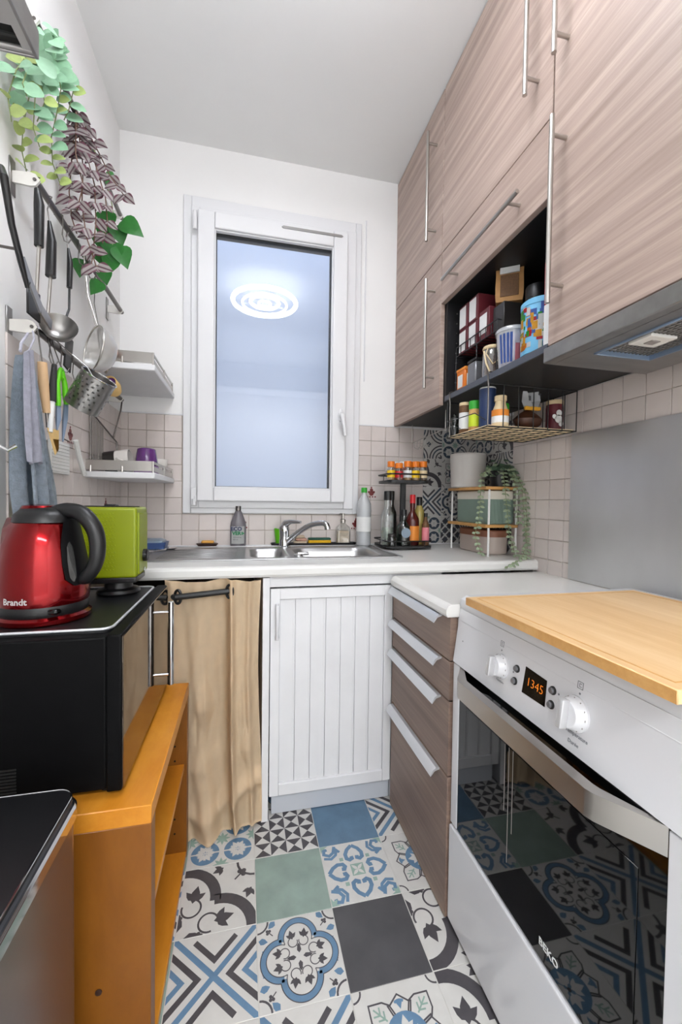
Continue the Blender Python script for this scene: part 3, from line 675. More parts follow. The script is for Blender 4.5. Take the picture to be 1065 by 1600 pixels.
for y_ in (.41,.93): 
    for x_ in (.58,1.05): cyl(bm,(x_,y_,0),(x_,y_,.03),.015,12)
part('foot',bm,'rubber',t)
# bamboo board
t=thing('cutting_board','large bamboo cutting board lying on the closed cooker lid','board',(.74,.63,.861))
bm=nb(); bx(bm,.505,.985,.385,.872,.861,.8795,.0015); part('board',bm,'bamboo',t)
bm=nb()
for a in ((.523,.967,.402,.405),(.523,.967,.852,.855),(.523,.526,.405,.852),(.964,.967,.405,.852)): bx(bm,a[0],a[1],a[2],a[3],.8795,.8799)
part('groove_line',bm,'bamboo_light',t); bm=nb(); bx(bm,.5042,.5052,.386,.871,.862,.8785); bx(bm,.506,.984,.8718,.8726,.862,.8785); part('board_edge',bm,'bamboo_light',t)
# ---- drawer unit
t=thing('drawer_unit','wood-grain unit of four drawers with white pull rails and a white top','drawer unit',(.8,1.18,0))
bm=nb(); bx(bm,.545,1.10,.975,1.425,.02,.80); part('carcass',bm,'cream_top',t)
for z0_,z1_ in ((.688,.800),(.583,.684),(.383,.579),(.004,.379)):
    bm=nb(); bx(bm,.522,.544,.975,1.40,z0_,z1_,.001); d=part('drawer',bm,'cab_wood_dim',t)
    bm=nb(); zt=z1_-.004
    prism(bm,[(.522,zt+.003),(.522,zt-.002),(.508,zt-.006),(.497,zt-.020),(.4955,zt-.019),(.503,zt-.003),(.512,zt+.003)],'y',1.02,1.385); part('pull_rail',bm,'alu',d)
bm=nb(); prism(bm,[(.512,.803),(.508,.81),(.508,.822),(.514,.832),(.524,.836),(1.115,.836),(1.115,.803)],'y',.972,1.388); part('top_board',bm,'cream_top',t)
# ---- sink base cupboard
FY=1.417
t=thing('sink_cupboard','white painted base cupboard with beadboard door under the sink','cupboard',(.3,1.7,0))
bm=nb(); bx(bm,.062,.085,1.405,1.95,.002,.838,.001); part('side_panel',bm,'paint_white',t); bm=nb(); bx(bm,.533,.545,1.43,1.95,.002,.838); part('side_panel',bm,'paint_white',t)
bm=nb(); bx(bm,.085,.72,FY+.003,FY+.02,.803,.838,.001); part('top_rail',bm,'paint_white',t)
bm=nb(); bx(bm,.085,.533,1.93,1.94,.08,.80); part('back_panel',bm,'paint_white',t)
bm=nb(); bx(bm,.098,.53,FY+.020,FY+.034,.002,.080,.001); part('kick_board',bm,'kick_grey',t)
d=part('door',ring(.088,.525,.082,.798,.032,.030,.040,.036,FY-.006,FY+.014,.002),'paint_white',t)
bm=nb(); bx(bm,.118,.497,FY+.009,FY+.013,.12,.764); part('door_back',bm,'paint_white',d)
x=.120
for k in range(7):
    wd=(.495-.120)/7; bm=nb(); bx(bm,x+.0005,x+wd-.0005,FY+.003,FY+.011,.122,.762,.0008); bx(bm,x+wd-.0075,x+wd-.0055,FY+.0015,FY+.004,.122,.762); part('plank',bm,'paint_white',d); x+=wd
bm=nb(); tube(bm,[(.110,FY-.006,.745),(.110,FY-.022,.742),(.110,FY-.028,.72),(.110,FY-.022,.655),(.110,FY-.018,.635),(.110,FY-.006,.632)],[.006,.007,.007,.005,.007,.006],10); bx(bm,.103,.117,FY-.009,FY-.005,.725,.75,.002); bx(bm,.103,.117,FY-.009,FY-.005,.622,.64,.002); part('handle',bm,'enamel',d,'white bow handle')
# ---- worktop with sink
ZW=.880
t=thing('worktop','white laminate worktop with rounded front edge running under the window','worktop',(.3,1.7,.84))
bm=nb(); YF=1.395
def wt(x0,x1,y0,y1,front=False):
    if front: prism(bm,[(y0+.004,.842),(y0,.850),(y0,.868),(y0+.003,.876),(y0+.010,.880),(y1,.880),(y1,.842)],'x',x0,x1)
    else: bx(bm,x0,x1,y0,y1,.842,.880)
wt(-.538,1.118,YF,1.545,True); wt(-.538,1.118,1.955,2.014); wt(.56,1.118,1.545,1.955); wt(-.538,-.35,1.545,1.955)
part('slab',bm,'worktop_white',t)
bm=nb(); bx(bm,-.536,1.116,2.012,2.0145,.88,.886,.001); part('sealant',bm,'frame_white',t)
t=thing('sink','stainless steel double sink with ribbed drainer set in the worktop','sink',(.12,1.74,.88))
bm=nb(); zt=.8835
def holeplate(rx0,rx1,ry0,ry1,hx0,hx1,hy0,hy1,rad,depth):
    n=12; loop=[]
    for (cx,cy,t0) in ((hx1-rad,hy1-rad,0),(hx0+rad,hy1-rad,90),(hx0+rad,hy0+rad,180),(hx1-rad,hy0+rad,270)):
        for k in range(n+1): a=math.radians(t0+90*k/n); loop.append((cx+rad*math.cos(a),cy+rad*math.sin(a)))
    mx,my=(hx0+hx1)/2,(hy0+hy1)/2; out=[]
    for (x_,y_) in loop:
        dx,dy=x_-mx,y_-my; s_=min(((rx1-mx) if dx>0 else (rx0-mx))/dx if abs(dx)>1e-9 else 1e9, ((ry1-my) if dy>0 else (ry0-my))/dy if abs(dy)>1e-9 else 1e9); out.append((mx+dx*s_,my+dy*s_))
    N=len(loop); O=[bm.verts.new((a,b,zt)) for a,b in out]; rings=[O]
    for ins,z_ in ((0,zt+.0015),(.004,zt-.002),(.010,zt-.02),(.022,zt-depth+.02),(.045,zt-depth)):
        rings.append([bm.verts.new((mx+(a-mx)*(1-ins/abs(hx1-mx)),my+(b-my)*(1-ins/abs(hy1-my)),z_)) for a,b in loop])
    for A,B2 in zip(rings,rings[1:]):
        for k in range(N): bm.faces.new((A[k],A[(k+1)%N],B2[(k+1)%N],B2[k]))
    bm.faces.new(rings[-1])
    for (cx_,cy_) in ((rx0,ry0),(rx1,ry0),(rx1,ry1),(rx0,ry1)):     # corner fillers
        k=min(range(N),key=lambda i:(out[i][0]-cx_)**2+(out[i][1]-cy_)**2)
        kk=(k+1)%N if (out[(k+1)%N][0]-cx_)**2+(out[(k+1)%N][1]-cy_)**2 < (out[k-1][0]-cx_)**2+(out[k-1][1]-cy_)**2 else (k-1)%N
        bm.faces.new((bm.verts.new((cx_,cy_,zt)),O[k],O[kk]))
holeplate(.0,.178,1.535,1.965,.018,.168,1.575,1.86,.04,.13)
holeplate(.178,.605,1.535,1.965,.20,.545,1.565,1.865,.06,.16)
part('basin_plate',bm,'steel_sink',t,sharp=60)
bm=nb(); bx(bm,-.358,0,1.535,1.965,.880,zt)
for k in range(9): bx(bm,-.31,-.03,1.60+k*.032,1.606+k*.032,zt,zt+.0018,.0008)
for a in ((-.358,.605,1.530,1.537),(-.358,.605,1.963,1.970),(-.362,-.356,1.530,1.970),(.602,.608,1.53,1.97)): bx(bm,a[0],a[1],a[2],a[3],.880,zt+.003,.0012)
part('drainer',bm,'steel_sink',t)
for (x_,y_) in ((.093,1.72),(.37,1.71)): 
    bm=nb(); dp=.13 if x_<.2 else .16; lathe(bm,[(.035,zt-dp),(.035,zt-dp+.003),(.02,zt-dp+.002)],24,(x_,y_,0)); part('drain',bm,'chrome',t)
bm=nb(); lathe(bm,[(.018,zt),(.018,zt+.006),(.014,zt+.010)],24,(.205,1.60,0)); bx(bm,.20,.245,1.592,1.608,zt+.004,zt+.016,.004,2); part('waste_control',bm,'chrome',t)
t=thing('tap','chrome mixer tap with lever and swivel spout over the sink','tap',(.178,1.905,.8835))
bm=nb(); lathe(bm,[(.03,.8835),(.03,.889),(.024,.893),(.021,.93),(.023,.955),(.024,.975),(.02,.985)],28,(.178,1.905,0)); part('body',bm,'chrome',t)
bm=nb(); tube(bm,[(.178,1.905,.98),(.186,1.90,.995),(.205,1.88,1.003),(.245,1.845,1.003)],[.019,.017,.010,.006],14); part('lever',bm,'chrome',t)
bm=nb(); P0=Vector((.185,1.90,.905)); tube(bm,*smooth_path([P0,(.225,1.875,.945),(.275,1.835,.985),(.315,1.80,1.000),(.345,1.775,.999),(.353,1.77,.975)],[.012,.012,.012,.012,.0125,.0135]),16); part('spout',bm,'chrome',t)
# ---- curtain on its rod
t=thing('curtain_rod','short black metal rod under the left end of the worktop','rod',(-.1,1.385,.80))
bm=nb(); cyl(bm,(-.21,1.378,.79),(-.045,1.385,.803),.0095,14); part('rod',bm,'black_metal',t); bm=nb(); tube(bm,[(-.045,1.385,.803),(-.030,1.405,.804),(.055,1.410,.81)],.0095,14); part('rod_end',bm,'black_metal',t)
bm=nb(); tube(bm,[(-.30,1.412,.783),(-.225,1.405,.789),(-.21,1.378,.79)],.0095,14); part('rod_end',bm,'black_metal',t)
def curtain():
    rowsN,cols=64,100; V=[]
    for i in range(rowsN+1):
        v=i/rowsN; z=.842*(1-v)+.004; row=[]
        xl=-.245+.05*v*v+.01*math.sin(v*6); xr=.056-.008*math.sin(v*5)
        if v>.8: z+=.0
        for j in range(cols+1):
            u=j/cols; x=xl+(xr-xl)*u
            env=.5+.5*min(1,v*2.4)
            y=1.408-.010*math.sin(u*math.pi)
            y-=.034*env*math.exp(-((u-.68-.012*math.sin(v*5))/.035)**2)       # sharp pleat
            y-=.030*env/(1+math.exp(-(u-.66)/.012))*(1-.5*max(0,u-.8)/.2)
            y+=.012*env*math.exp(-((u-.58)/.06)**2)
            y-=.016*math.exp(-((u-.88)/.03)**2)*env
            y-=.030*math.exp(-((u-.06)/.07)**2)*(.5+v)
            y-=.020*math.exp(-((u-.30-.05*v)/.10)**2)*math.sin(v*2.6)
            y+=.010*math.sin(u*10+v*6)*v
            y-=.07*max(0,v-.6)**1.2*math.exp(-((u-.33)/.2)**2)*2.2
            y+=.03*math.exp(-((u-.50)/.06)**2)*max(0,v-.55)*2
            y-=.022*math.exp(-((v-.86-.06*math.sin(u*5))/.03)**2)*(.4+u)       # horizontal slump folds near the floor
            y-=.012*math.exp(-((v-.76+.1*u)/.03)**2)*(1-u)
            if x<-.15: y=max(y,1.364)
            # crumple dents
            for (cu,cv,s_,a_) in ((.40,.50,.12,.028),(.84,.66,.08,.022),(.80,.50,.06,.010),(.30,.58,.06,-.008),(.9,.3,.05,.007)):
                r_=abs(u-cu)/s_+abs(v-cv)/(s_*1.1)
                if r_<1: y-=a_*(1-r_)
            y+=.002*math.sin(u*55+v*7)*math.sin(v*23)
            zz=z
            if v>.85: zz=z+(v-.85)*.10*(1 if u>.62 else 0)-(v-.85)*.0
            zt_=.842-.012*math.sin(u*math.pi*1.6)**2
            if i==0: zz=zt_
            row.append(Vector((x,min(y,1.416),max(.003,zz))))
        V.append(row)
    return V
t=thing('curtain','beige cotton curtain with black eyelets hiding the space under the drainer','curtain',(-.1,1.40,0))
bm=nb(); sheet(bm,curtain(),.0012); c_=part('cloth',bm,'curtain',t,sharp=80)
for (x_,y_,z_) in ((-.2,1.379,.791),(-.048,1.383,.803)): bm=nb(); torus(bm,(x_,y_,z_),.019,.0042,28,8,'x'); 
def eye(x_,y_,z_):
    bm=nb()
    pts=[Vector((x_+.010*math.cos(a),y_-.004*math.cos(a),z_+.021*math.sin(a))) for a in [2*math.pi*k/28 for k in range(28)]]
    tube(bm,pts,.0045,8,closed=True); part('eyelet',bm,'black_metal',t)
eye(-.203,1.385,.790); eye(-.045,1.378,.803)
bm=nb(); bx(bm,-.535,.058,1.94,1.95,.0,.84); struct('trim_6','dark boarding at the back of the space under the drainer',bm,'carcass')
# ================================================================ LEFT SIDE
# orange shelf
t=thing('shelf_unit','low open orange-stained wooden shelf unit carrying the microwave','shelf',(-.35,1.08,0))
SX0,SX1,SY0,SY1=-.537,-.165,.819,1.352
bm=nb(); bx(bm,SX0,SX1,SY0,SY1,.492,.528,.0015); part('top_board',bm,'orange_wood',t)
bm=nb(); bx(bm,SX0,SX1-.0005,SY0+.0005,SY0+.036,0,.492,.001); part('side_panel',bm,'orange_wood_shaded',t); bm=nb(); bx(bm,SX0,SX1-.0005,SY1-.036,SY1-.0005,0,.492,.001); part('side_panel',bm,'orange_wood_shaded',t)
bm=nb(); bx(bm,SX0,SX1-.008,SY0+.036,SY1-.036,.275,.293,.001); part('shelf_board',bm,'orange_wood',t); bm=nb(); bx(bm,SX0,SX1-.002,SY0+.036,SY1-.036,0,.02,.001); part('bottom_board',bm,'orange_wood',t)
bm=nb(); bx(bm,SX0,SX0+.006,SY0+.036,SY1-.036,.02,.492); part('back_board',bm,'orange_wood_shaded',t)
bm=nb(); 
for (y_,z_) in ((SY0-.0003,.19),): lathe(bm,[(.006,0),(.006,.0012)],10,(-.255,y_,z_),axis=RX(90))
part('wood_knot',bm,'dark_brown',t)
bm=nb(); 
for k in range(9): cyl(bm,(-.20,SY1-.037,.08+k*.045),(-.20,SY1-.0355,.08+k*.045),.003,8)
part('dowel_hole',bm,'gap_dark',t)
t=thing('green_book','thin green folder standing inside the shelf unit','folder',(-.3,1.1,.294)); bm=nb(); bx(bm,-.40,-.215,1.02,1.04,.294,.42,.002); part('cover',bm,'green_cap',t); bm=nb(); bx(bm,-.398,-.2145,1.023,1.037,.298,.416,.001); part('pages',bm,'cloth_white',t)
# microwave
t=thing('microwave','black microwave oven with mirrored door and double bar handle','microwave',(-.38,1.085,.528))
MX=-.222
bm=nb(); bx(bm,-.535,MX-.03,.853,1.318,.545,.838,.004,2); part('housing',bm,'micro_black',t)
bm=nb(); bx(bm,MX-.03,MX-.002,.850,1.322,.541,.842,.004,2); part('front_frame',bm,'micro_black',t)
bm=nb(); bx(bm,MX-.003,MX,.853,1.319,.545,.838,.001); dr=part('door',bm,'micro_glass' if 'micro_glass' in M else 'black_gloss',t,'dark mirrored glass door')
bm=nb(); cyl(bm,(MX+.026,1.219,.584),(MX+.026,1.219,.814),.0078,14)
for z_ in (.612,.786): cyl(bm,(MX-.001,1.219,z_),(MX+.026,1.219,z_),.004,10)
part('handle',bm,'chrome',dr,'chrome bar handle')
bm=nb(); 
for k in range(9): bx(bm,-.52,-.40,.8515,.8535,.555+k*.006,.558+k*.006)
part('vent_slot',bm,'gap_dark',t)
bm=nb(); 
for x_ in (-.50,-.26):
    for y_ in (.89,1.28): cyl(bm,(x_,y_,.528),(x_,y_,.546),.012,12)
part('foot',bm,'rubber',t)
# tray
t=thing('tray','thin black serving tray with a pale rim lying on the microwave','tray',(-.40,1.10,.842))
bm=nb(); squircle(bm,[(0,.8385),(0,.8425)],.135,.205,.02,6,(-.385,1.085,0)); part('tray_bottom',bm,'black_metal',t)
bm=nb(); pts=[]
for (qx,qy,t0) in ((1,1,0),(-1,1,90),(-1,-1,180),(1,-1,270)):
    for k in range(7): a=math.radians(t0+15*k); pts.append((-.385+qx*.113+.02*math.cos(a),1.085+qy*.183+.02*math.sin(a),.845))
tube(bm,pts,.0028,8,closed=True); part('rim',bm,'alu',t)
# trash can
t=thing('pedal_bin','brushed steel pedal bin with a flat black lid in the near left corner','bin',(-.4,.6,0))
bm=nb(); squircle(bm,[(.004,0),(.004,.575),(.006,.578)],.142,.19,.035,8,(-.403,.575,0)); part('body',bm,'trash_steel',t)
bm=nb(); squircle(bm,[(.002,.580),(0,.584),(0,.602),(.003,.606)],.143,.191,.036,8,(-.403,.575,0)); part('rim_band',bm,'chrome',t)
bm=nb(); squircle(bm,[(.006,.604),(.006,.614),(.010,.618)],.143,.191,.036,8,(-.403,.575,0)); part('lid',bm,'black_plastic',t)
bm=nb(); pts=[]
for (qx,qy,t0) in ((1,1,0),(-1,1,90),(-1,-1,180),(1,-1,270)):
    for k in range(7): a=math.radians(t0+15*k); pts.append((-.403+qx*.108+.027*math.cos(a),.575+qy*.156+.027*math.sin(a),.6175))
tube(bm,pts,.0013,6,closed=True); part('lid_seam',bm,'chrome',t)
bm=nb(); bx(bm,-.43,-.37,.37,.392,.008,.02,.003); part('pedal',bm,'black_plastic',t)
# kettle
KX,KY=-.413,1.0; KZ=.8425
t=thing('kettle','shiny red electric kettle with black handle on the tray','kettle',(KX,KY,KZ),rot=(0,0,math.radians(-18)))
L=dict(local=True)
bm=nb(); lathe(bm,[(.082,0),(.086,.004),(.086,.012),(.080,.017)],40); part('power_base',bm,'red_metal',t,**L)
bm=nb(); lathe(bm,[(.079,.017),(.081,.022),(.081,.036),(.0795,.040)],40); part('base_ring',bm,'black_plastic',t,**L)
bm=nb(); lathe(bm,[(.0805,.038),(.083,.05),(.083,.08),(.079,.12),(.072,.16),(.062,.19),(.050,.212),(.048,.214)],48); 
for v in bm.verts:
    if v.co.z>.15 and v.co.x<-.035: v.co.x-=.018*(v.co.z-.15)/.06
part('body',bm,'red_metal',t,**L)
bm=nb(); lathe(bm,[(.055,.205),(.052,.220),(.040,.232),(.02,.236)],36); 
for v in bm.verts: v.co.x*=1.08
ld=part('lid_surround',bm,'black_plastic',t,**L); bm=nb(); lathe(bm,[(.034,.2325),(.030,.239),(.015,.242)],30,(-.012,0,0)); part('lid',bm,'red_metal',t,**L)
bm=nb(); tube(bm,*smooth_path([(.02,0,.226),(.05,0,.230),(.085,0,.222),(.112,0,.190),(.119,0,.15),(.112,0,.115),(.092,0,.088),(.078,0,.088)],[.012,.016,.017,.0165,.0155,.0145,.0135,.010]),16); part('handle',bm,'black_plastic',t,**L)
bm=nb(); sheet(bm,[[Vector(((.0835-.013*max(0,(z-.08)/.08)**1.1)*math.cos(a)+.003,(.0835-.013*max(0,(z-.08)/.08)**1.1)*math.sin(a),z)) for a in (-.52*w_,-.26*w_,0,.26*w_,.52*w_)] for z,w_ in ((.075,.5),(.09,.9),(.12,1),(.16,1),(.19,.85),(.21,.7))],.004); part('handle_plate',bm,'black_plastic',t,**L)
bm=nb()
for k in (-1,1): 
    lathe(bm,[(.001,-.003),(.006,-.002),(.007,0),(.006,.002),(.001,.003)],14,(.0715*math.cos(-.55),.0715*math.sin(-.55)+.0,.13),sy=1) if 0 else None
sheet(bm,[[Vector(((.0905-.013*max(0,(z-.08)/.08)**1.1)*math.cos(a),(.0905-.013*max(0,(z-.08)/.08)**1.1)*math.sin(a),z)) for a in (-.30-.10*s_,-.30,-.30+.10*s_)] for z,s_ in ((.085,.2),(.095,.8),(.125,1),(.155,.8),(.165,.2))],.002); part('water_gauge',bm,'jar_glass',t,**L)
a0=math.radians(-100+18)
ls=text_bm('Brandt',.017,(0,0,0),(1,0,0),(0,0,1),.0003,bold=.0005)
for v in ls.verts:
    a=math.radians(-86)+v.co.x/.084; v.co=Vector((.0840*math.cos(a)*(1-v.co.y*0),.0840*math.sin(a),.052+v.co.z))
part('lettering',ls,'label_white',t,fin=False,**L)
bm=nb(); bx(bm,.055,.075,-.062,-.045,.024,.034,.003); part('switch',bm,'black_gloss',t,**L)
# toaster
t=thing('toaster','lime green long-slot toaster behind the kettle','toaster',(-.40,1.21,.8425))
bm=nb(); bx(bm,-.533,-.272,1.165,1.285,.893,1.076,.007,3); part('body',bm,'lime',t)
bm=nb(); 
for i in range(26):
    for j in range(17):
        x_=-.522+i*.0078+(j%2)*.0039; z_=.915+j*.009
        if x_<-.316: lathe(bm,[(.0022,0),(.0008,.0012)],6,(x_,1.165,z_),axis=RX(90))
part('raised_dots',bm,'lime',t,kind='stuff')
bm=nb(); bx(bm,-.2735,-.268,1.178,1.272,.90,1.062,.004,2); part('end_cap',bm,'lime',t)
bm=nb(); bx(bm,-.53,-.275,1.172,1.278,.878,.894,.004,2); part('skirt',bm,'black_plastic',t)
bm=nb(); lathe(bm,[(.052,.8445),(.054,.849),(.050,.856),(.035,.860),(.033,.880)],32,(-.33,1.225,0)); lathe(bm,[(.052,.8445),(.054,.849),(.050,.856),(.035,.860),(.033,.880)],32,(-.47,1.225,0)); part('foot',bm,'black_plastic',t)
bm=nb(); lathe(bm,[(.017,0),(.017,.008),(.014,.011)],24,(-.268,1.225,.945),axis=RY(90)); part('dial',bm,'black_plastic',t)
bm=nb(); bx(bm,-.52,-.285,1.195,1.21,1.0755,1.078); bx(bm,-.52,-.285,1.24,1.255,1.0755,1.078); part('bread_slot',bm,'gap_dark',t)
bm=nb(); lathe(bm,[(.006,0),(.006,.003)],14,(-.2675,1.225,.907),axis=RY(90)); part('button',bm,'chrome',t)
bm=nb(); bx(bm,-.36,-.335,1.205,1.245,1.076,1.083,.002); part('lever',bm,'black_plastic',t)
# steel wall shelf top left
t=thing('steel_shelf','stainless steel wall shelf with slotted underside at the top left edge','shelf',(-.46,.6,1.9))
bm=nb()
for a in ((-.54,-.378,.30,.345),(-.54,-.378,.875,.884),(-.54,-.53,.345,.875),(-.392,-.378,.345,.875)): bx(bm,a[0],a[1],a[2],a[3],1.90,1.906)
bx(bm,-.53,-.392,.345,.840,1.903,1.908); part('underside_panel',bm,'brushed',t)
bm=nb(); bx(bm,-.53,-.392,.840,.875,1.906,1.908); part('slot',bm,'gap_dark',t); bm=nb(); bx(bm,-.53,-.392,.855,.860,1.902,1.906); part('slot_bar',bm,'rubber',t)
bm=nb(); bx(bm,-.378,-.372,.295,.889,1.899,1.95,.001); bx(bm,-.54,-.378,.884,.889,1.899,1.95,.001); bx(bm,-.54,-.378,.295,.889,1.946,1.95); part('shelf_box',bm,'steel',t)
# ================================================================ SMALL THINGS
LL=dict(local=True)
def jar(name,label,cat,loc,r,h,body,cap,lab=None,group=None,caph=.22,neck=.85,square=False,contents=None,rot=None):
    t=thing(name,label,cat,loc,rot,group); hb=h*(1-caph)
    bm=nb()
    if square: squircle(bm,[(.002,0),(0,.003),(0,hb*.9),(r*(1-neck),hb)],r,r,r*.3)
    else: lathe(bm,[(r*.9,0),(r,h*.03),(r,hb*.86),(r*neck,hb)],20)
    part('body',bm,body,t,**LL)
    if contents:
        bm=nb(); lathe(bm,[(r*.88,.002),(r*.9,hb*.6)],16); part('contents',bm,contents,t,**LL)
    bm=nb(); rc=r*min(1,neck+.08)
    if square: squircle(bm,[(0,hb),(0,h-.003),(.002,h)],rc,rc,rc*.3)
    else: lathe(bm,[(rc,hb),(rc,h-.003),(rc*.93,h)],20)
    part('lid',bm,cap,t,**LL)
    if lab:
        bm=nb()
        if square: bx(bm,-r*.8,r*.8,-r-.0008,-r,h*.12,hb*.75); bx(bm,-r-.0008,-r,-r*.8,r*.8,h*.12,hb*.75)
        else: lathe(bm,[(r*1.015,h*.14),(r*1.015,hb*.74)],20,cap=False)
        part('paper_label',bm,lab,t,**LL)
    return t
def bottle(name,label,loc,r,h,glass,cap,lab=None,shoulder=.55,neck=.4,liquid=None,lz=(.12,.42),cat='bottle',caph=.12,rot=None,discl=None):
    t=thing(name,label,cat,loc,rot); bm=nb(); hs=h*shoulder
    lathe(bm,[(r*.9,0),(r,h*.02),(r,hs),(r*.93,hs+h*.05),(r*.62,hs+h*.13),(r*neck,hs+h*.19),(r*neck,h*(1-caph))],24); part('body',bm,glass,t,**LL)
    bm=nb(); lathe(bm,[(r*neck*1.12,h*(1-caph)),(r*neck*1.12,h-.002),(r*neck,h)],18); part('cap',bm,cap,t,**LL)
    if liquid: bm=nb(); lathe(bm,[(r*.88,.003),(r*.9,h*.32)],20); part('contents',bm,liquid,t,**LL)
    if lab: bm=nb(); lathe(bm,[(r*1.012,h*lz[0]),(r*1.012,h*lz[1])],24,cap=False); part('paper_label',bm,lab,t,**LL)
    if discl:
        bm=nb(); lathe(bm,[(r*.72,0),(r*.72,.002)],22,(0,-r*.98,h*.36),axis=RX(90)); part('round_label',bm,discl,t,**LL)
    return t
Zw=.8805
# ---- things behind the sink
t=thing('detergent_bottle','flattened grey dish soap bottle with white label under the window','bottle',(-.028,1.988,.884))
bm=nb(); 
def flat(prof,d): 
    b=nb(); lathe(b,prof,28,sy=d); return b
part('body',flat([(.033,0),(.036,.004),(.036,.095),(.034,.11),(.025,.135),(.015,.16),(.011,.166)],.55),'grey_bottle',t,**LL); part('cap',flat([(.0125,.165),(.0125,.184),(.011,.186)],.9),'dark_steel',t,**LL)
bm=nb(); sheet(bm,[[Vector((x_,-.0203*math.sqrt(max(0,1-(x_/.037)**2))-.0006,z_)) for x_ in (-.030,-.02,-.01,0,.01,.02,.028)] for z_ in (.012,.093)],.0004); part('paper_label',bm,'label_white',t,fin=False,**LL)
part('lettering',text_bm('ECO',.0245,(-.008,-.0222,.080),(1,0,0),(0,0,1),.0003,bold=.001),'text_blue',t,fin=False,**LL)
part('lettering',text_bm('VER',.0225,(-.007,-.0222,.060),(1,0,0),(0,0,1),.0003,bold=.001),'text_green',t,fin=False,**LL)
bm=nb()
for a in range(3): lathe(bm,[(.0035,0),(.0035,.0006)],8,(.020+.004*math.cos(a*2.1),-.020,.060+.004*math.sin(a*2.1)),axis=RX(90))
part('leaf_mark',bm,'text_green',t,**LL)
part('lettering',text_bm('dishwashing',.0075,(-.004,-.0222,.042),(1,0,0),(0,0,1),.0002),'text_grey',t,fin=False,**LL); part('lettering',text_bm('450 ml',.008,(-.012,-.0222,.031),(1,0,0),(0,0,1),.0002),'text_grey',t,fin=False,**LL)
t=thing('soap_dish','dark brown soap dish holding a soap bar, left of the grey bottle','dish',(-.165,1.985,.884))
bm=nb(); squircle(bm,[(.010,0),(0,.012),(.002,.014)],.048,.022,.018); part('dish',bm,'dark_brown',t,**LL)
t=thing('soap_bar','yellow soap bar lying in the brown dish','soap',(-.163,1.985,.8985)); bm=nb(); squircle(bm,[(.004,0),(0,.003),(0,.008),(.004,.012)],.028,.015,.008); part('bar',bm,'soap_yellow',t,**LL)
t=thing('plastic_tub','low blue plastic tub with a grey lid behind the toaster','tub',(-.40,1.93,.884)); bm=nb(); squircle(bm,[(.008,0),(0,.028)],.075,.05,.015); part('tub',bm,'blue_plastic',t,**LL); bm=nb(); squircle(bm,[(0,.028),(0,.034),(.02,.042)],.07,.05,.015,c=(-.008,0,0)); part('lid',bm,'grey_plastic',t,**LL)
t=thing('spoon','long steel cooking spoon lying on the drainer beside the blue tub','spoon',(-.35,1.75,.886)); bm=nb(); tube(bm,[(-.40,1.62,.889),(-.36,1.72,.890),(-.31,1.84,.889)],.004,8); lathe(bm,[(.001,.8855),(.018,.8875),(.024,.894)],20,(-.30,1.86,0),sy=1.3); part('bowl_and_handle',bm,'chrome',t)
t=thing('sink_tray','long black tray along the wall behind the tap','tray',(.33,1.985,.884))
bm=nb(); squircle(bm,[(.006,0),(0,.012),(.003,.013),(.006,.006)],.21,.026,.02); part('tray_bottom',bm,'black_plastic',t,**LL)
t=thing('brush_cup','lime green cup standing behind the tap','cup',(.172,1.990,.891)); bm=nb(); lathe(bm,[(.026,0),(.034,.07),(.035,.074),(.032,.074),(.026,.01)],28); part('cup',bm,'lime_bright',t,**LL)
for k,(dx,z_,m_,lb) in enumerate(((0,0,'beige_pad','lower beige scrubbing pad of the little pile beside the yellow sponge'),(.004,.014,'pink','middle pinkish scrubbing pad of the little pile beside the yellow sponge'),(-.003,.028,'beige_pad','top beige scrubbing pad of the little pile beside the yellow sponge'))):
    t=thing('scrubbing_pad',lb,'sponge',(.262+dx,1.985,.891+z_)); bm=nb(); squircle(bm,[(.004,0),(0,.004),(0,.009),(.004,.0135)],.032-.004*k,.018,.012); part('pad',bm,m_,t,**LL)
t=thing('sponge','yellow washing-up sponge with dark green scouring top on the black tray','sponge',(.355,1.982,.891)); bm=nb(); bx(bm,-.055,.055,-.018,.018,0,.019,.003); part('foam',bm,'sponge_yellow',t,**LL); bm=nb(); bx(bm,-.054,.054,-.0175,.0175,.019,.029,.002); part('scouring_pad',bm,'sponge_green',t,**LL)
t=thing('soap_dispenser','clear glass soap dispenser with steel pump at the right end of the tray','dispenser',(.472,1.985,.891))
bm=nb(); squircle(bm,[(.004,0),(0,.004),(0,.070),(.004,.082),(.022,.098),(.024,.104)],.035,.024,.012); part('body',bm,'clear_glass',t,**LL); bm=nb(); squircle(bm,[(0,.004),(0,.062)],.031,.020,.010); part('liquid_soap',bm,'beige_pad',t,**LL)
bm=nb(); lathe(bm,[(.013,.103),(.013,.118),(.006,.121),(.006,.140),(.009,.141),(.009,.148)],18); tube(bm,[(0,0,.145),(-.015,-.008,.146),(-.022,-.012,.141)],.004,8); part('pump',bm,'satin',t,**LL)
t=thing('water_bottle','tall clear plastic bottle with a green cap right of the sink','bottle',(.565,1.94,.884))
bm=nb(); lathe(bm,[(.030,0),(.036,.006),(.035,.06),(.0345,.13),(.037,.17),(.034,.205),(.018,.24),(.012,.25),(.012,.262)],28); part('body',bm,'frosted_clear',t,**LL); bm=nb(); lathe(bm,[(.0145,.258),(.0145,.280),(.013,.282)],20); part('cap',bm,'green_cap',t,**LL); bm=nb(); lathe(bm,[(.0358,.07),(.0352,.145)],24,cap=False); part('paper_label',bm,'label_white',t,**LL)
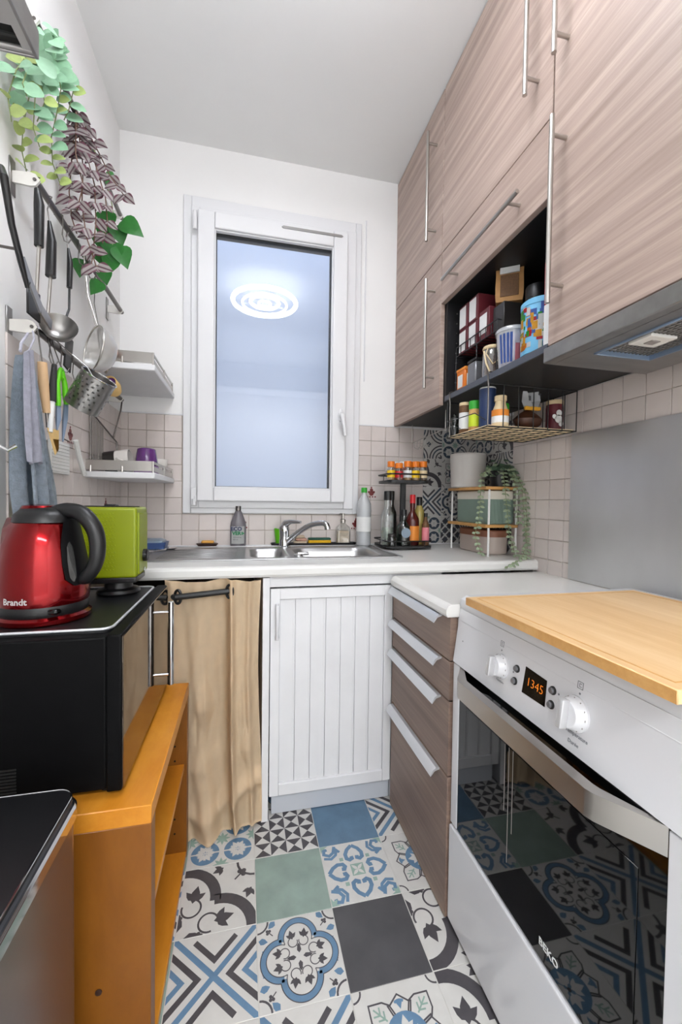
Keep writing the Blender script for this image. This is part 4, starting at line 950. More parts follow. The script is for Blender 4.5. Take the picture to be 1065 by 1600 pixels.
# ---- two tier turntable rack
OX_,OY_=.735,1.865
t=thing('spice_rack','black two-tier turntable rack in the corner with spice jars above and bottles below','rack',(OX_,OY_,Zw))
bm=nb(); lathe(bm,[(.08,0),(.08,.008)],32); squircle(bm,[(0,.008),(0,.018)],.112,.105,.03); part('base_plate',bm,'black_metal',t,**LL)
bm=nb()
def rrail(bm,hx,hy,rad,z_,r_,n=6):
    pts=[]
    for (qx,qy,t0) in ((1,1,0),(-1,1,90),(-1,-1,180),(1,-1,270)):
        for k in range(n+1): a=math.radians(t0+90*k/n); pts.append((qx*(hx-rad)+rad*math.cos(a),qy*(hy-rad)+rad*math.sin(a),z_))
    tube(bm,pts,r_,6,closed=True)
rrail(bm,.112,.105,.03,.040,.0035); 
for a,b in ((.11,0),(-.11,0),(0,.103),(0,-.103),(.07,-.103),(-.07,-.103)): cyl(bm,(a,b,.012),(a,b,.04),.002,6)
part('lower_rail',bm,'black_metal',t,**LL)
bm=nb(); bx(bm,-.013,.013,-.008,.008,.018,.31,.002); part('post',bm,'black_metal',t,**LL)
bm=nb(); squircle(bm,[(0,.306),(0,.318)],.100,.09,.03); part('upper_plate',bm,'black_metal',t,**LL)
bm=nb(); rrail(bm,.100,.09,.03,.346,.004); 
for a,b in ((.098,0),(-.098,0),(.05,-.09),(-.05,-.09),(0,.09)): cyl(bm,(a,b,.318),(a,b,.346),.002,6)
part('upper_rail',bm,'black_metal',t,**LL)
zt=Zw+.3185; G='spice jars'
for i,(dx,dy,b_,c_,l_,lb,h_) in enumerate(((-.082,-.058,'spice_tan','orange_cap','yellow_label','leftmost orange-capped spice jar with yellow label on the upper tier',.085),(-.045,-.062,'spice_red','orange_cap','red','second spice jar from the left, red label, on the upper tier',.078),(-.002,-.062,'spice_tan','orange_cap','label_white','middle spice jar with white label in front of the upper tier',.088),(.036,-.062,'spice_tan','orange_cap','yellow_label','spice jar with bright yellow label on the right of the upper tier',.088),(.076,-.058,'spice_brown','orange_cap','cream','rightmost spice jar with cream label on the upper tier',.090),(-.03,.03,'spice_brown','label_white','dark_red','white-capped spice jar behind the second and third jars of the upper tier',.092),(.015,.03,'spice_red','label_white','kraft','white-capped spice jar in the back row behind the middle jar',.095),(.06,.03,'spice_brown','orange_cap','red','red-labelled spice jar in the back row behind the right jars',.095))):
    jar('spice_jar',lb,'jar',(OX_+dx,OY_+dy,zt),.0195 if i!=0 else .018,h_,'jar_glass' if i<5 else b_,c_,l_,caph=.30,neck=.86,contents=b_ if i<5 else None)
zb=Zw+.0185
bottle('glass_bottle','tall clear glass bottle with black cap at the left of the lower tier',(OX_-.088,OY_-.035,zb),.030,.25,'clear_glass','black_plastic',None,.52,.52,'clear_green',caph=.17)
bottle('oil_bottle','tall dark bottle with black cap behind the clear glass bottle',(OX_-.052,OY_+.02,zb),.029,.252,'dark_glass','black_plastic','black_print',.55,.52,caph=.17)
bottle('vinegar_bottle','short black vinegar bottle with round grey label in the middle of the rack',(OX_-.02,OY_-.068,zb),.031,.165,'dark_glass','black_plastic',None,.5,.40,caph=.16,discl='grey_plastic')
bottle('sauce_bottle','dark amber bottle with red cap and orange label on the lower tier',(OX_+.032,OY_-.045,zb),.032,.235,'amber','red','orange_label',.48,.36,caph=.17,lz=(.08,.38))
bottle('syrup_bottle','half-full clear bottle with black cap right of the red-capped one',(OX_+.078,OY_-.018,zb),.024,.225,'oil','black_plastic',None,.66,.5,'amber',caph=.20)
bottle('tabasco_bottle','small brown bottle with pink and cream label at the right end of the rack',(OX_+.092,OY_-.062,zb),.017,.15,'spice_brown','black_plastic','pink_bag',.6,.45,lz=(.1,.55))
jar('dark_jar','small dark lidded jar at the front left corner of the lower tier','jar',(OX_-.083,OY_-.083,zb),.020,.055,'dark_glass','black_print',None)
# ---- bamboo stand with bread boxes
t=thing('stacking_shelf','two-tier stand with bamboo boards and white wire legs in the right corner','shelf',(1.03,1.67,Zw))
X0,X1,Y0,Y1=.955,1.108,1.512,1.835
for z_ in (.998,1.155):
    bm=nb(); bx(bm,X0,X1,Y0,Y1,z_,z_+.013,.002); part('board',bm,'bamboo_light',t)
for (za,zb_) in ((Zw,.998),(1.0115,1.155)):
    for x_ in (X0+.018,X1-.008):
        for y_ in (Y0+.004,Y1-.01):
            bm=nb(); cyl(bm,(x_,y_,za),(x_,y_,zb_),.0045,8); part('leg',bm,'white_plastic',t)
t=thing('bread_tin','sage green rectangular tin with off-white lid on the lower bamboo board','tin',(1.038,1.66,1.0115)); bm=nb(); squircle(bm,[(.003,0),(0,.004),(0,.104)],.064,.130,.02); part('body',bm,'sage_tin',t,**LL); bm=nb(); squircle(bm,[(-.0015,.104),(-.0015,.137),(.003,.140)],.064,.130,.02); part('lid',bm,'offwhite_lid',t,**LL)
bm=nb()
for k in range(16): bx(bm,-.055+k*.0073,-.0525+k*.0073,-.1312,-.129,.01,.10)
part('rib',bm,'sage_tin',t,**LL)
t=thing('storage_bin','rounded taupe bin with a brown band under the lower bamboo board','bin',(1.048,1.68,Zw)); bm=nb(); squircle(bm,[(.006,0),(0,.006),(-.002,.075)],.057,.13,.045,8); part('body',bm,'taupe',t,**LL); bm=nb(); squircle(bm,[(-.003,.075),(-.003,.100),(.002,.104)],.057,.13,.046,8); part('lid',bm,'terracotta_band',t,**LL)
t=thing('white_canister','round off-white canister on the upper bamboo board','canister',(1.012,1.755,1.1685)); bm=nb(); lathe(bm,[(.072,0),(.076,.004),(.081,.135),(.081,.150),(.078,.152)],44); part('body',bm,'pot_white',t,**LL)
bm=nb(); lathe(bm,[(.079,.1515),(.079,.156),(.05,.158)],40); lathe(bm,[(.008,.158),(.01,.166)],16); part('lid',bm,'pot_white',t,**LL)
# ---- leaves
def leaf_mesh(name,m,L_,W__,fold=.25,pts=((0,0),(.25,.8),(.55,1),(.82,.6),(1,0)),curl=.12):
    bm=nb(); mid=[bm.verts.new((0,y_*L_,-curl*L_*y_*y_)) for y_,_ in pts]
    for s_ in (1,-1):
        e=[mid[0]]+[bm.verts.new((s_*w_*W__/2,y_*L_,-curl*L_*y_*y_+fold*w_*W__/2)) for y_,w_ in pts[1:-1]]+[mid[-1]]
        for i in range(len(pts)-1):
            q=[mid[i],mid[i+1],e[i+1],e[i]]; q2=[]
            for v in q:
                if v not in q2: q2.append(v)
            if s_<0: q2=q2[::-1]
            if len(q2)>=3: bm.faces.new(q2)
    for f in bm.faces: f.smooth=True
    me=bpy.data.meshes.new(name); bm.to_mesh(me); bm.free(); me.materials.append(M[m]); return me
def add_leaf(root,me,pos,direc,up=(0,-1,.3),s_=1.0,name='leaf'):
    o=bpy.data.objects.new(name,me); link(o); o.parent=root; d=Vector(direc).normalized(); u=Vector(up); z_=(u-d*u.dot(d)); z_=z_.normalized() if z_.length>1e-4 else frame_of(d)[0]; x_=d.cross(z_)
    mt=Matrix((x_*s_,d*s_,z_*s_)).transposed().to_4x4(); mt.translation=Vector(pos)-LOC[root.name]; o.matrix_local=mt; return o
def along(pts,n):
    pts=[Vector(p) for p in pts]; L_=[0]
    for a,b in zip(pts,pts[1:]): L_.append(L_[-1]+(b-a).length)
    out=[]
    for k in range(n):
        s_=L_[-1]*(k+.5)/n; i=max(j for j in range(len(L_)-1) if L_[j]<=s_); u=(s_-L_[i])/(L_[i+1]-L_[i]); out.append((pts[i].lerp(pts[i+1],u),(pts[i+1]-pts[i]).normalized()))
    return out
R_=random.Random(11)
# plant on the bamboo stand
t=thing('trailing_plant','grey-green trailing plant in a small dark pot on the upper bamboo board','plant',(1.055,1.575,1.1685))
bm=nb(); lathe(bm,[(.032,0),(.040,.065),(.043,.067)],24); part('pot',bm,'black_plastic',t,**LL)
bm=nb(); lathe(bm,[(.01,.06),(.038,.066),(.03,.085),(.01,.095)],16); part('soil',bm,'eucalyptus_dark',t,**LL)
me=leaf_mesh('leaf','eucalyptus',.020,.013,.2); me2=leaf_mesh('leaf','eucalyptus_dark',.024,.019,.2); st=nb()
strands=[[(765,730,1.56),(752,745,1.50),(750,780,1.495),(747,815,1.49),(741,835,1.485),(752,868,1.48)],[(785,730,1.55),(789,765,1.48),(792,800,1.478),(794,830,1.475),(802,858,1.47),(806,875,1.44)],[(800,730,1.55),(822,770,1.46),(829,800,1.45),(828,830,1.45),(829,860,1.44),(822,880,1.40)],[(812,732,1.56),(815,765,1.47),(823,815,1.46),(826,850,1.45),(815,880,1.40),(790,887,1.37)],[(795,730,1.53),(806,760,1.48),(806,790,1.475),(810,820,1.47)]]
for s_ in strands:
    P=[at(a,b,y=c) for a,b,c in s_]; P=[Vector((min(p.x,1.10),p.y,max(p.z,.886 if p.y>1.40 else .846))) for p in P]; tube(st,P,.0011,5)
    n=int(sum((b-a).length for a,b in zip(P,P[1:]))/.021)
    for k,(p,d) in enumerate(along(P,n)):
        for sg in (1,-1):
            a=R_.uniform(-.5,.5); side=Vector((sg*math.cos(a),-.5*abs(math.sin(a))-.2,R_.uniform(-.5,.25))); add_leaf(t,me,p,side+d*.25,(R_.uniform(-.4,.4),-1,.7),R_.uniform(.75,1.1))
for k in range(80):
    a=R_.uniform(0,6.28); r_=R_.uniform(.01,.062); h_=R_.uniform(.05,.115)*(1-(r_/.1)**2); p=Vector((min(1.10,1.05+r_*math.cos(a)),1.56+r_*math.sin(a)*.8,1.1685+h_)); add_leaf(t,me2 if k%3 else me,p,(math.cos(a),math.sin(a),R_.uniform(-.6,.3)),(0,-.6,1),R_.uniform(.9,1.35))
part('stem',st,'stem_green',t)
# ---- wire basket under the niche
BX0,BX1,BY0,BY1,BZ=.752,1.085,1.190,1.462,1.345
t=thing('hanging_basket','dark wire basket hooked under the middle wall cabinet and lined with a pale board','basket',(.92,1.32,BZ))
bm=nb(); wr=.0017
for k in range(8): y_=BY0+(BY1-BY0)*k/7; cyl(bm,(BX0,y_,BZ),(BX1,y_,BZ),wr,6)
for k in range(8): x_=BX0+(BX1-BX0)*k/7; cyl(bm,(x_,BY0,BZ),(x_,BY1,BZ),wr,6)
part('bottom_grid',bm,'black_metal',t)
bm=nb()
for z_ in (BZ+.0,BZ+.135):
    rrp=[(BX0,BY0,z_),(BX1,BY0,z_),(BX1,BY1,z_),(BX0,BY1,z_)]
    if z_>BZ+.1: tube(bm,[rrp[0],rrp[1],rrp[2],rrp[3]],.0022,6)
    else: tube(bm,rrp,.0024,6,closed=True)
for k in range(7): x_=BX0+(BX1-BX0)*k/6; cyl(bm,(x_,BY0,BZ),(x_,BY0,BZ+.135),wr,6); cyl(bm,(x_,BY1,BZ),(x_,BY1,BZ+.135),wr,6)
for k in range(6): y_=BY0+(BY1-BY0)*k/5; cyl(bm,(BX1,y_,BZ),(BX1,y_,BZ+.135),wr,6)
tube(bm,[(BX0,BY1-.10,BZ+.02),(BX0-.03,BY1-.05,BZ+.05),(BX0-.028,BY0+.03,BZ+.045),(BX0,BY0+.01,BZ+.02)],wr,6); part('side_wires',bm,'black_metal',t)
bm=nb()
for y_ in (1.19,1.443): tube(bm,[(BX0,y_,BZ),(BX0,y_,BZ+.13),(.750,y_,1.487),(.7485,y_,1.513),(.757,y_,1.5165),(.79,y_,1.5165)],.0024,8)
part('hook',bm,'dark_steel',t)
bm=nb(); bx(bm,BX0+.006,BX1-.006,BY0+.006,BY1-.006,BZ+.0004,BZ+.006); part('liner',bm,'base_board',t)
zz=BZ+.0063
t=thing('pepper_mill','small dark pepper mill at the left end of the hanging basket','mill',(.772,1.44,zz)); bm=nb(); lathe(bm,[(.017,0),(.018,.03),(.012,.04),(.016,.055),(.014,.068),(.004,.072),(.006,.078),(.003,.082)],20); part('body',bm,'dark_glass',t,**LL)
jar('herb_jar','brown herb jar with tan lid and white label in the hanging basket','jar',(.782,1.385,zz),.021,.112,'spice_brown','cream','label_white',caph=.1,neck=.98)
jar('curry_jar','spice shaker with green cap and yellow-green label in the hanging basket','jar',(.785,1.325,zz),.020,.105,'spice_tan','green_cap','lime_label',caph=.28,neck=.95)
t=jar('salt_tin','tall dark blue cardboard tin with white rim in the hanging basket','tin',(.800,1.270,zz),.027,.138,'blue_deep','label_white',None,caph=.04,neck=1.0); 
t=thing('mustard_jar','cream sauce bottle with orange and white label in front of the blue tin','bottle',(.815,1.218,zz)); bm=nb(); lathe(bm,[(.025,0),(.027,.004),(.027,.045),(.017,.072),(.016,.082)],24); part('body',bm,'cream',t,**LL); bm=nb(); lathe(bm,[(.0195,.082),(.0195,.098),(.017,.100)],20); part('cap',bm,'cream',t,**LL); bm=nb(); lathe(bm,[(.0275,.032),(.0275,.052)],24,cap=False); part('neck_label',bm,'orange_label',t,**LL); bm=nb(); lathe(bm,[(.0275,.010),(.0275,.031)],24,cap=False); part('paper_label',bm,'label_white',t,**LL)
jar('green_lid_jar','small jar with dark green lid behind the cream sauce bottle','jar',(.862,1.27,zz),.02,.088,'dark_glass','green_cap',None,caph=.35)
t=thing('tea_bag_pouch','clear pouch of brown dried leaves closed by a yellow clip in the basket','bag',(.945,1.255,zz)); bm=nb(); bm2=bmesh.ops.create_icosphere(bm,subdivisions=3,radius=1)['verts']
for v in bm2:
    p=v.co.copy(); f_=1-.55*max(0,p.z); v.co=Vector((p.x*.052*f_,p.y*.038*f_,max(0,(p.z+1)*.036))); v.co+=Vector((R_.uniform(-1,1),R_.uniform(-1,1),0))*.002
part('contents',bm,'brown',t,sharp=25,**LL)
bm=nb(); bx(bm,-.030,.030,-.030,-.020,.064,.076,.002); part('clip',bm,'yellow',t,'yellow plastic clip',**LL)
bm=nb(); sheet(bm,[[Vector((x_*(1+.5*u),-.025+.012*math.sin(x_*200+u*3),.074+.05*u)) for x_ in (-.028,-.018,-.009,0,.009,.018,.028)] for u in (0,.4,.8,1)],.0006); part('pouch_top',bm,'frosted_clear',t,**LL)
t=jar('jam_jar','dark red jar with a white printed figure shape at the right end of the basket','jar',(1.045,1.245,zz),.028,.105,'dark_red','cream',None,caph=.14,neck=.95)
bm=nb(); 
for u_,z_,r_ in ((0,.058,.011),(-.002,.038,.014),(.008,.022,.009),(-.018,.045,.008)): lathe(bm,[(r_,0),(r_,.001)],14,(u_-.006,-.0285,z_),axis=RX(90))
part('printed_shape',bm,'label_white',t,**LL)
# thin wire cup rail under the narrow cabinet
t=thing('wire_rail','thin silver wire rail with small loops hanging below the narrow wall cabinet','rail',(.83,1.7,1.41))
bm=nb(); tube(bm,[(.835,2.00,1.402),(.815,1.75,1.402),(.803,1.608,1.402),(.80,1.50,1.404),(.803,1.47,1.405)],.0018,6)
for k in range(5): y_=1.97-k*.035; tube(bm,[(.835,y_,1.402),(.833,y_,1.375),(.85,y_-.01,1.365),(.862,y_-.012,1.385)],.0015,6)
for y_ in (1.98,1.62): cyl(bm,(.825,y_,1.402),(.825,y_,1.49),.0015,6)
part('wire',bm,'satin',t)
# ---- niche contents
zn=1.5125
t=thing('orange_tin','small orange tin with a white label in the left corner of the niche floor','tin',(.800,1.415,zn)); bm=nb(); bx(bm,-.022,.022,-.03,.03,0,.082,.003); part('body',bm,'orange_cap',t,**LL); bm=nb(); bx(bm,-.0235,.0235,-.0315,.0315,.075,.086,.002); part('lid',bm,'orange_label',t,**LL); bm=nb(); bx(bm,-.0228,-.022,-.014,.02,.015,.06); bx(bm,-.014,.012,-.0308,-.03,.015,.06); part('paper_label',bm,'label_white',t,**LL)
t=thing('dark_tin','dark grey tin between the orange tin and the clip-top jar','tin',(.805,1.345,zn)); bm=nb(); bx(bm,-.025,.025,-.027,.027,0,.085,.004); part('body',bm,'blue_deep' if 0 else 'button_grey',t,**LL); bm=nb(); bx(bm,-.026,.026,-.028,.028,.085,.097,.003); part('lid',bm,'black_plastic',t,**LL)
t=thing('clip_top_jar','clip-top glass jar filled with brown nuts on the niche floor','jar',(.810,1.262,zn)); bm=nb(); lathe(bm,[(.030,0),(.034,.004),(.034,.085),(.029,.095),(.029,.10)],24); part('body',bm,'jar_glass',t,**LL); bm=nb(); lathe(bm,[(.030,.003),(.031,.080)],20); part('contents',bm,'brown',t,**LL); bm=nb(); lathe(bm,[(.031,.101),(.033,.106),(.030,.112)],24); part('lid',bm,'cream',t,**LL)
bm=nb(); tube(bm,[(-.03,-.02,.10),(-.038,-.022,.08),(-.02,-.034,.045),(.0,-.036,.06),(.005,-.034,.10)],.0022,6); tube(bm,[(-.032,0,.095),(-.036,-.02,.05),(-.028,-.03,.02)],.003,6); part('clip_wire',bm,'cream',t,**LL)
t=thing('measuring_tub','translucent tub with blue and pink printing at the front of the niche','tub',(.800,1.140,zn)); bm=nb(); lathe(bm,[(.038,0),(.040,.003),(.048,.108)],32); part('body',bm,'frosted_clear',t,**LL); bm=nb(); lathe(bm,[(.051,.106),(.051,.114),(.048,.118),(.03,.118)],32); part('lid',bm,'frosted_clear',t,**LL)
bm=nb(); lathe(bm,[(.036,.004),(.044,.095)],24); part('contents',bm,'purple_light',t,**LL)
def wrap(bm,a0,a1,z0,z1,r0,r1,n=5):
    sheet(bm,[[Vector((r_*math.cos(math.radians(a0+(a1-a0)*k/n)),r_*math.sin(math.radians(a0+(a1-a0)*k/n)),z_)) for k in range(n+1)] for z_,r_ in ((z0,r0),(z1,r1))],.0003)
bm=nb()
for a in (185,200,214,226): wrap(bm,a,a+9,.012,.098,.0405+.0012,.0475+.0006)
part('blue_stripe',bm,'blueprint',t,**LL); bm=nb(); wrap(bm,245,290,.012,.065,.0415,.0452); part('pink_print',bm,'pink_bag',t,**LL); bm=nb(); wrap(bm,291,296,.01,.1,.0415,.048); part('red_stripe',bm,'red',t,**LL)
t=thing('colourful_canister','round canister covered in bright multicoloured patches at the niche front','canister',(.804,1.018,zn)); bm=nb(); lathe(bm,[(.052,0),(.053,.003),(.053,.132)],36); part('body',bm,'skyblue',t,**LL); bm=nb(); lathe(bm,[(.0545,.130),(.0545,.143),(.050,.147)],36); part('lid',bm,'skyblue',t,**LL)
cols=['orange_cap','label_white','red','yellow','blueprint','green_cap','label_white','yellow']
for ci,cn in enumerate(cols):
    bm=nb()
    for k in range(15):
        a=R_.uniform(150,330); z_=R_.uniform(.004,.115); w_=R_.uniform(8,22); h_=R_.uniform(.008,.026); wrap(bm,a,a+w_,z_,z_+h_,.0534+ci*.00012,.0534+ci*.00012,3)
    part('printed_patches',bm,cn,t,kind='stuff',**LL)
t=thing('red_box','tall red and white carton half hidden by the large cabinet door','carton',(.795,.949,zn)); bm=nb(); bx(bm,-.03,.03,-.013,.013,0,.11,.002); part('lower_part',bm,'label_white',t,**LL); bm=nb(); bx(bm,-.03,.03,-.013,.013,.11,.222,.002); part('upper_part',bm,'red',t,**LL)
# wire rack with tea boxes
t=thing('rack_shelf','black wire step rack standing in the niche and carrying the tea boxes','rack',(.87,1.33,zn))
bm=nb(); RZ0=1.655
for y_ in (1.20,1.32,1.465):
    for x_ in (.785,.96): cyl(bm,(x_,y_,zn),(x_,y_,RZ0),.002,6)
for z_ in (RZ0,RZ0+.035): tube(bm,[(.785,1.20,z_),(.96,1.20,z_),(.96,1.465,z_),(.785,1.465,z_)],.0022,6,closed=True)
for k in range(12): cyl(bm,(.785,1.20+k*.024,RZ0),(.96,1.20+k*.024,RZ0),.0016,6)
for k in range(9): cyl(bm,(.785,1.20+k*.033,RZ0),(.785,1.20+k*.033,RZ0+.035),.0015,6)
part('wire',bm,'black_metal',t)
zr=RZ0+.003; wh=('lower','upper')
for cy,cl in ((1.424,'left'),(1.355,'middle')):
    for k in range(2):
        t=thing('tea_box','dark red tea box with white label, %s one of the %s stack in the niche'%(wh[k],cl),'box',(.835,cy,zr+k*.089)); bm=nb(); bx(bm,-.045,.045,-.030,.030,0,.087,.0015); part('carton',bm,'dark_red',t,**LL)
        bm=nb(); bx(bm,-.0458,-.045,-.016,.028,.008,.080); part('paper_label',bm,'label_white',t,**LL)
t=thing('tea_box','single dark red tea box with white label right of the two stacks','box',(.835,1.285,zr)); bm=nb(); bx(bm,-.045,.045,-.030,.030,0,.10,.0015); part('carton',bm,'dark_red',t,**LL); bm=nb(); bx(bm,-.0458,-.045,-.016,.028,.02,.085); part('paper_label',bm,'label_white',t,**LL); 
t=thing('dark_carton','black carton beside the tea boxes below the paper bag','carton',(.855,1.219,zr)); bm=nb(); bx(bm,-.055,.055,-.030,.030,0,.088,.002); part('carton',bm,'black_print',t,**LL)
t=thing('coffee_bag','brown paper bag with a clear window standing on top of the tea boxes','bag',(.850,1.235,zr+.101)); bm=nb(); sheetrows=[]
for i,z_ in enumerate((0,.02,.05,.09,.12,.128)):
    d_=(.026,.028,.026,.02,.006,.003)[i]; w_=(.040,.043,.043,.042,.043,.043)[i]; sheetrows.append([Vector((a*w_,b*d_+(.002*math.sin(i*3+a)),z_)) for a,b in ((-1,-1),(0,-1.05),(1,-1),(1,1),(0,1.05),(-1,1))])
rings=[[bm.verts.new(p) for p in r] for r in sheetrows]
for A,B2 in zip(rings,rings[1:]):
    for k in range(6): bm.faces.new((A[k],A[(k+1)%6],B2[(k+1)%6],B2[k]))
bm.faces.new(rings[0][::-1]); bm.faces.new(rings[-1]); part('bag',bm,'kraft',t,sharp=25,**LL); t.rotation_euler=(0,0,math.radians(-35)); t.location.z=zr+.101
bm=nb(); bx(bm,-.028,.028,-.0305,-.028,.015,.085,.001); part('window',bm,'spice_brown',t,**LL); bm=nb(); bx(bm,-.03,.03,-.026,-.018,.092,.112,.001,rot=RX(0)); part('paper_label',bm,'label_white',t,**LL)
jar('grey_jar','round jar with white band and dark lid right of the brown bag','jar',(.865,1.120,zn),.032,.25,'black_glass' if 0 else 'dark_glass','black_plastic',None,caph=.16,neck=.95)
bm=nb(); lathe(bm,[(.0325,.15),(.0325,.195)],24,cap=False); part('band',bm,'label_white',bpy.data.objects['grey_jar'],**LL)
# ---- rails on the left wall
def rail(label,z_,y0,y1):
    t=thing('wall_rail',label,'rail',(-.51,(y0+y1)/2,z_)); bm=nb(); cyl(bm,(-.49,y0,z_),(-.49,y1,z_),.008,14); part('bar',bm,'dark_steel',t)
    for y_ in (y0+.0,y1-.02):
        bm=nb(); bx(bm,-.5395,-.536,y_-.012,y_+.012,z_-.042,z_+.042,.001); part('wall_plate',bm,'steel',t)
        bm=nb(); prism(bm,[(-.537,z_-.013),(-.50,z_-.016),(-.488,z_-.013),(-.479,z_),(-.488,z_+.013),(-.50,z_+.016),(-.537,z_+.013)],'y',y_-.003,y_+.003); part('bracket',bm,'cloth_white',t); bm=nb(); cyl(bm,(-.49,y_-.0045,z_),(-.49,y_-.003,z_),.004,10); part('screw',bm,'dark_steel',t)
    return t
rail('top steel wall rail carrying the two hanging plants',2.225,1.15,1.86)
rail('middle steel wall rail carrying the black-handled utensils',1.852,1.148,1.862)
rail('lowest steel wall rail carrying towel, scissors and cutlery drainer',1.500,1.13,1.862)
hk=nb(); tube(hk,[(0,0,-.003),(-.010,0,.002),(-.008,0,.010),(0,0,.0115),(.009,0,.006),(.010,0,-.015),(.008,0,-.045),(.012,0,-.060),(.022,0,-.063),(.028,0,-.050)],.0016,7)
finish(hk); HM=bpy.data.meshes.new('s_hook'); hk.to_mesh(HM); hk.free(); HM.materials.append(M['dark_steel'])
def hook(y_,z_,rz,lab):
    o=bpy.data.objects.new('s_hook',HM); link(o); o.location=(-.49,y_,z_-.0015); o.rotation_euler=(0,0,rz); o['label']=lab; o['category']='hook'; o['group']='empty steel hooks on the wall rails'
for y_,n_ in ((1.275,'first empty steel S-hook right of the thick black handles on the middle rail'),(1.385,'second empty steel S-hook on the middle rail, just right of the slim spatula'),(1.465,'third empty steel S-hook on the middle rail, near the striped plant')): hook(y_,1.852,.3,n_)
for y_,n_ in ((1.195,'empty S-hook on the lowest rail nearest the towel'),(1.262,'empty S-hook on the lowest rail above the scissors'),(1.34,'empty S-hook on the lowest rail beside the cutlery drainer')): hook(y_,1.500,.25,n_)
# utensils
def uten(name,label,pts_h,r_h,mh,pts_s,r_s,ms,head=None,cat='utensil'):
    t=thing(name,label,cat,pts_h[0]); bm=nb(); tube(bm,pts_h,r_h,10); part('handle',bm,mh,t)
    if pts_s: bm=nb(); tube(bm,pts_s,r_s,8); part('shaft',bm,ms,t)
    return t
def A(px,py,x): return at(px,py,x=x)
def hkat(t,p):       # small wire loop joining a utensil to the rail
    bm=nb(); p=Vector(p); tube(bm,[p,p+Vector((-.004,0,.03)),(-.482,p.y,1.862),(-.49,p.y,1.8635),(-.4985,p.y,1.856)],.0015,6); part('hanging_loop',bm,'dark_steel',t)
t=uten('kitchen_utensil','black-handled turner hanging leftmost on the middle rail behind the ladle',[(-.488,1.152,1.835),(-.484,1.152,1.80),(-.484,1.150,1.70)],[.006,.011,.010],'black_plastic',[(-.484,1.150,1.70),(-.486,1.140,1.57)],[.0045,.004],'satin'); hkat(t,(-.488,1.152,1.835)); bm=nb(); bx(bm,-.490,-.485,1.10,1.16,1.52,1.59,.002); part('blade',bm,'black_plastic',t)
t=uten('kitchen_utensil','black-handled steel utensil, second from the left on the middle rail',[(-.488,1.215,1.80),(-.483,1.215,1.75),(-.484,1.211,1.66)],[.004,.011,.012],'black_plastic',[(-.484,1.211,1.66),(-.486,1.20,1.56)],[.004,.004],'satin'); hkat(t,(-.488,1.215,1.80)); bm=nb(); lathe(bm,[(.002,-.003),(.022,0),(.024,.004)],18,(-.488,1.198,1.545),sy=.35,axis=RX(90)); part('head',bm,'satin',t)
t=uten('kitchen_utensil','slim black spatula, rightmost and thinnest of the handles on the middle rail',[(-.488,1.332,1.80),(-.484,1.332,1.76),(-.485,1.330,1.69)],[.003,.0075,.007],'black_plastic',[(-.485,1.330,1.69),(-.486,1.33,1.63),(-.489,1.31,1.59),(-.487,1.325,1.55)],[.003,.003,.003,.004],'black_plastic'); hkat(t,(-.488,1.332,1.80)); bm=nb(); bx(bm,-.488,-.483,1.30,1.345,1.455,1.555,.002,rot=RX(-12)); part('blade',bm,'black_plastic',t)
# big grey ladle and long black spatula nearer the camera
t=thing('ladle','large grey ladle with a long flat handle hanging in front of the lowest rail','ladle',A(35,405,-.43)); bm=nb(); P=[A(33,402,-.43),A(45,440,-.43),A(62,483,-.435),A(78,508,-.44)]
for a,b,w0,w1 in zip(P,P[1:],(.007,.009,.011),(.009,.011,.012)): 
    d=(b-a).normalized(); n_=Vector((1,0,0)).cross(d).normalized(); vs=[bm.verts.new(q) for q in (a-n_*w0,a+n_*w0,b+n_*w1,b-n_*w1)]; bm.faces.new(vs)
bmesh.ops.remove_doubles(bm,verts=bm.verts,dist=.0005); bmesh.ops.solidify(bm,geom=bm.faces[:],thickness=.004); part('handle',bm,'steel',t)
bm=nb(); c=A(92,510,-.45); ax=(Matrix.Rotation(math.radians(62),3,'X')@Matrix.Rotation(math.radians(18),3,'Y')); lathe(bm,[(.004,-.034),(.020,-.030),(.033,-.018),(.040,-.002),(.041,.002),(.038,-.002),(.030,-.016),(.018,-.027),(.003,-.030)],30,c,axis=ax.to_3x3()); part('bowl',bm,'steel',t)
t=thing('long_spatula','long black plastic utensil with hooked top hanging far left above the towel','spatula',A(8,270,-.44)); bm=nb(); P=[A(2,262,-.45),A(6,275,-.43),A(18,350,-.43),A(33,410,-.43),A(43,450,-.43)]; tube(bm,P,[.006,.007,.006,.006,.004],10); part('handle',bm,'black_plastic',t)
bm=nb(); tube(bm,[A(2,262,-.45),(-.50,.93,1.745),(-.539,.93,1.745)],.004,8); part('wall_peg',bm,'dark_steel',t)
bm=nb(); tube(bm,[A(33,402,-.43),(-.46,1.00,1.61),(-.539,1.0,1.615)],.003,8); part('wall_peg',bm,'dark_steel',bpy.data.objects['ladle'])
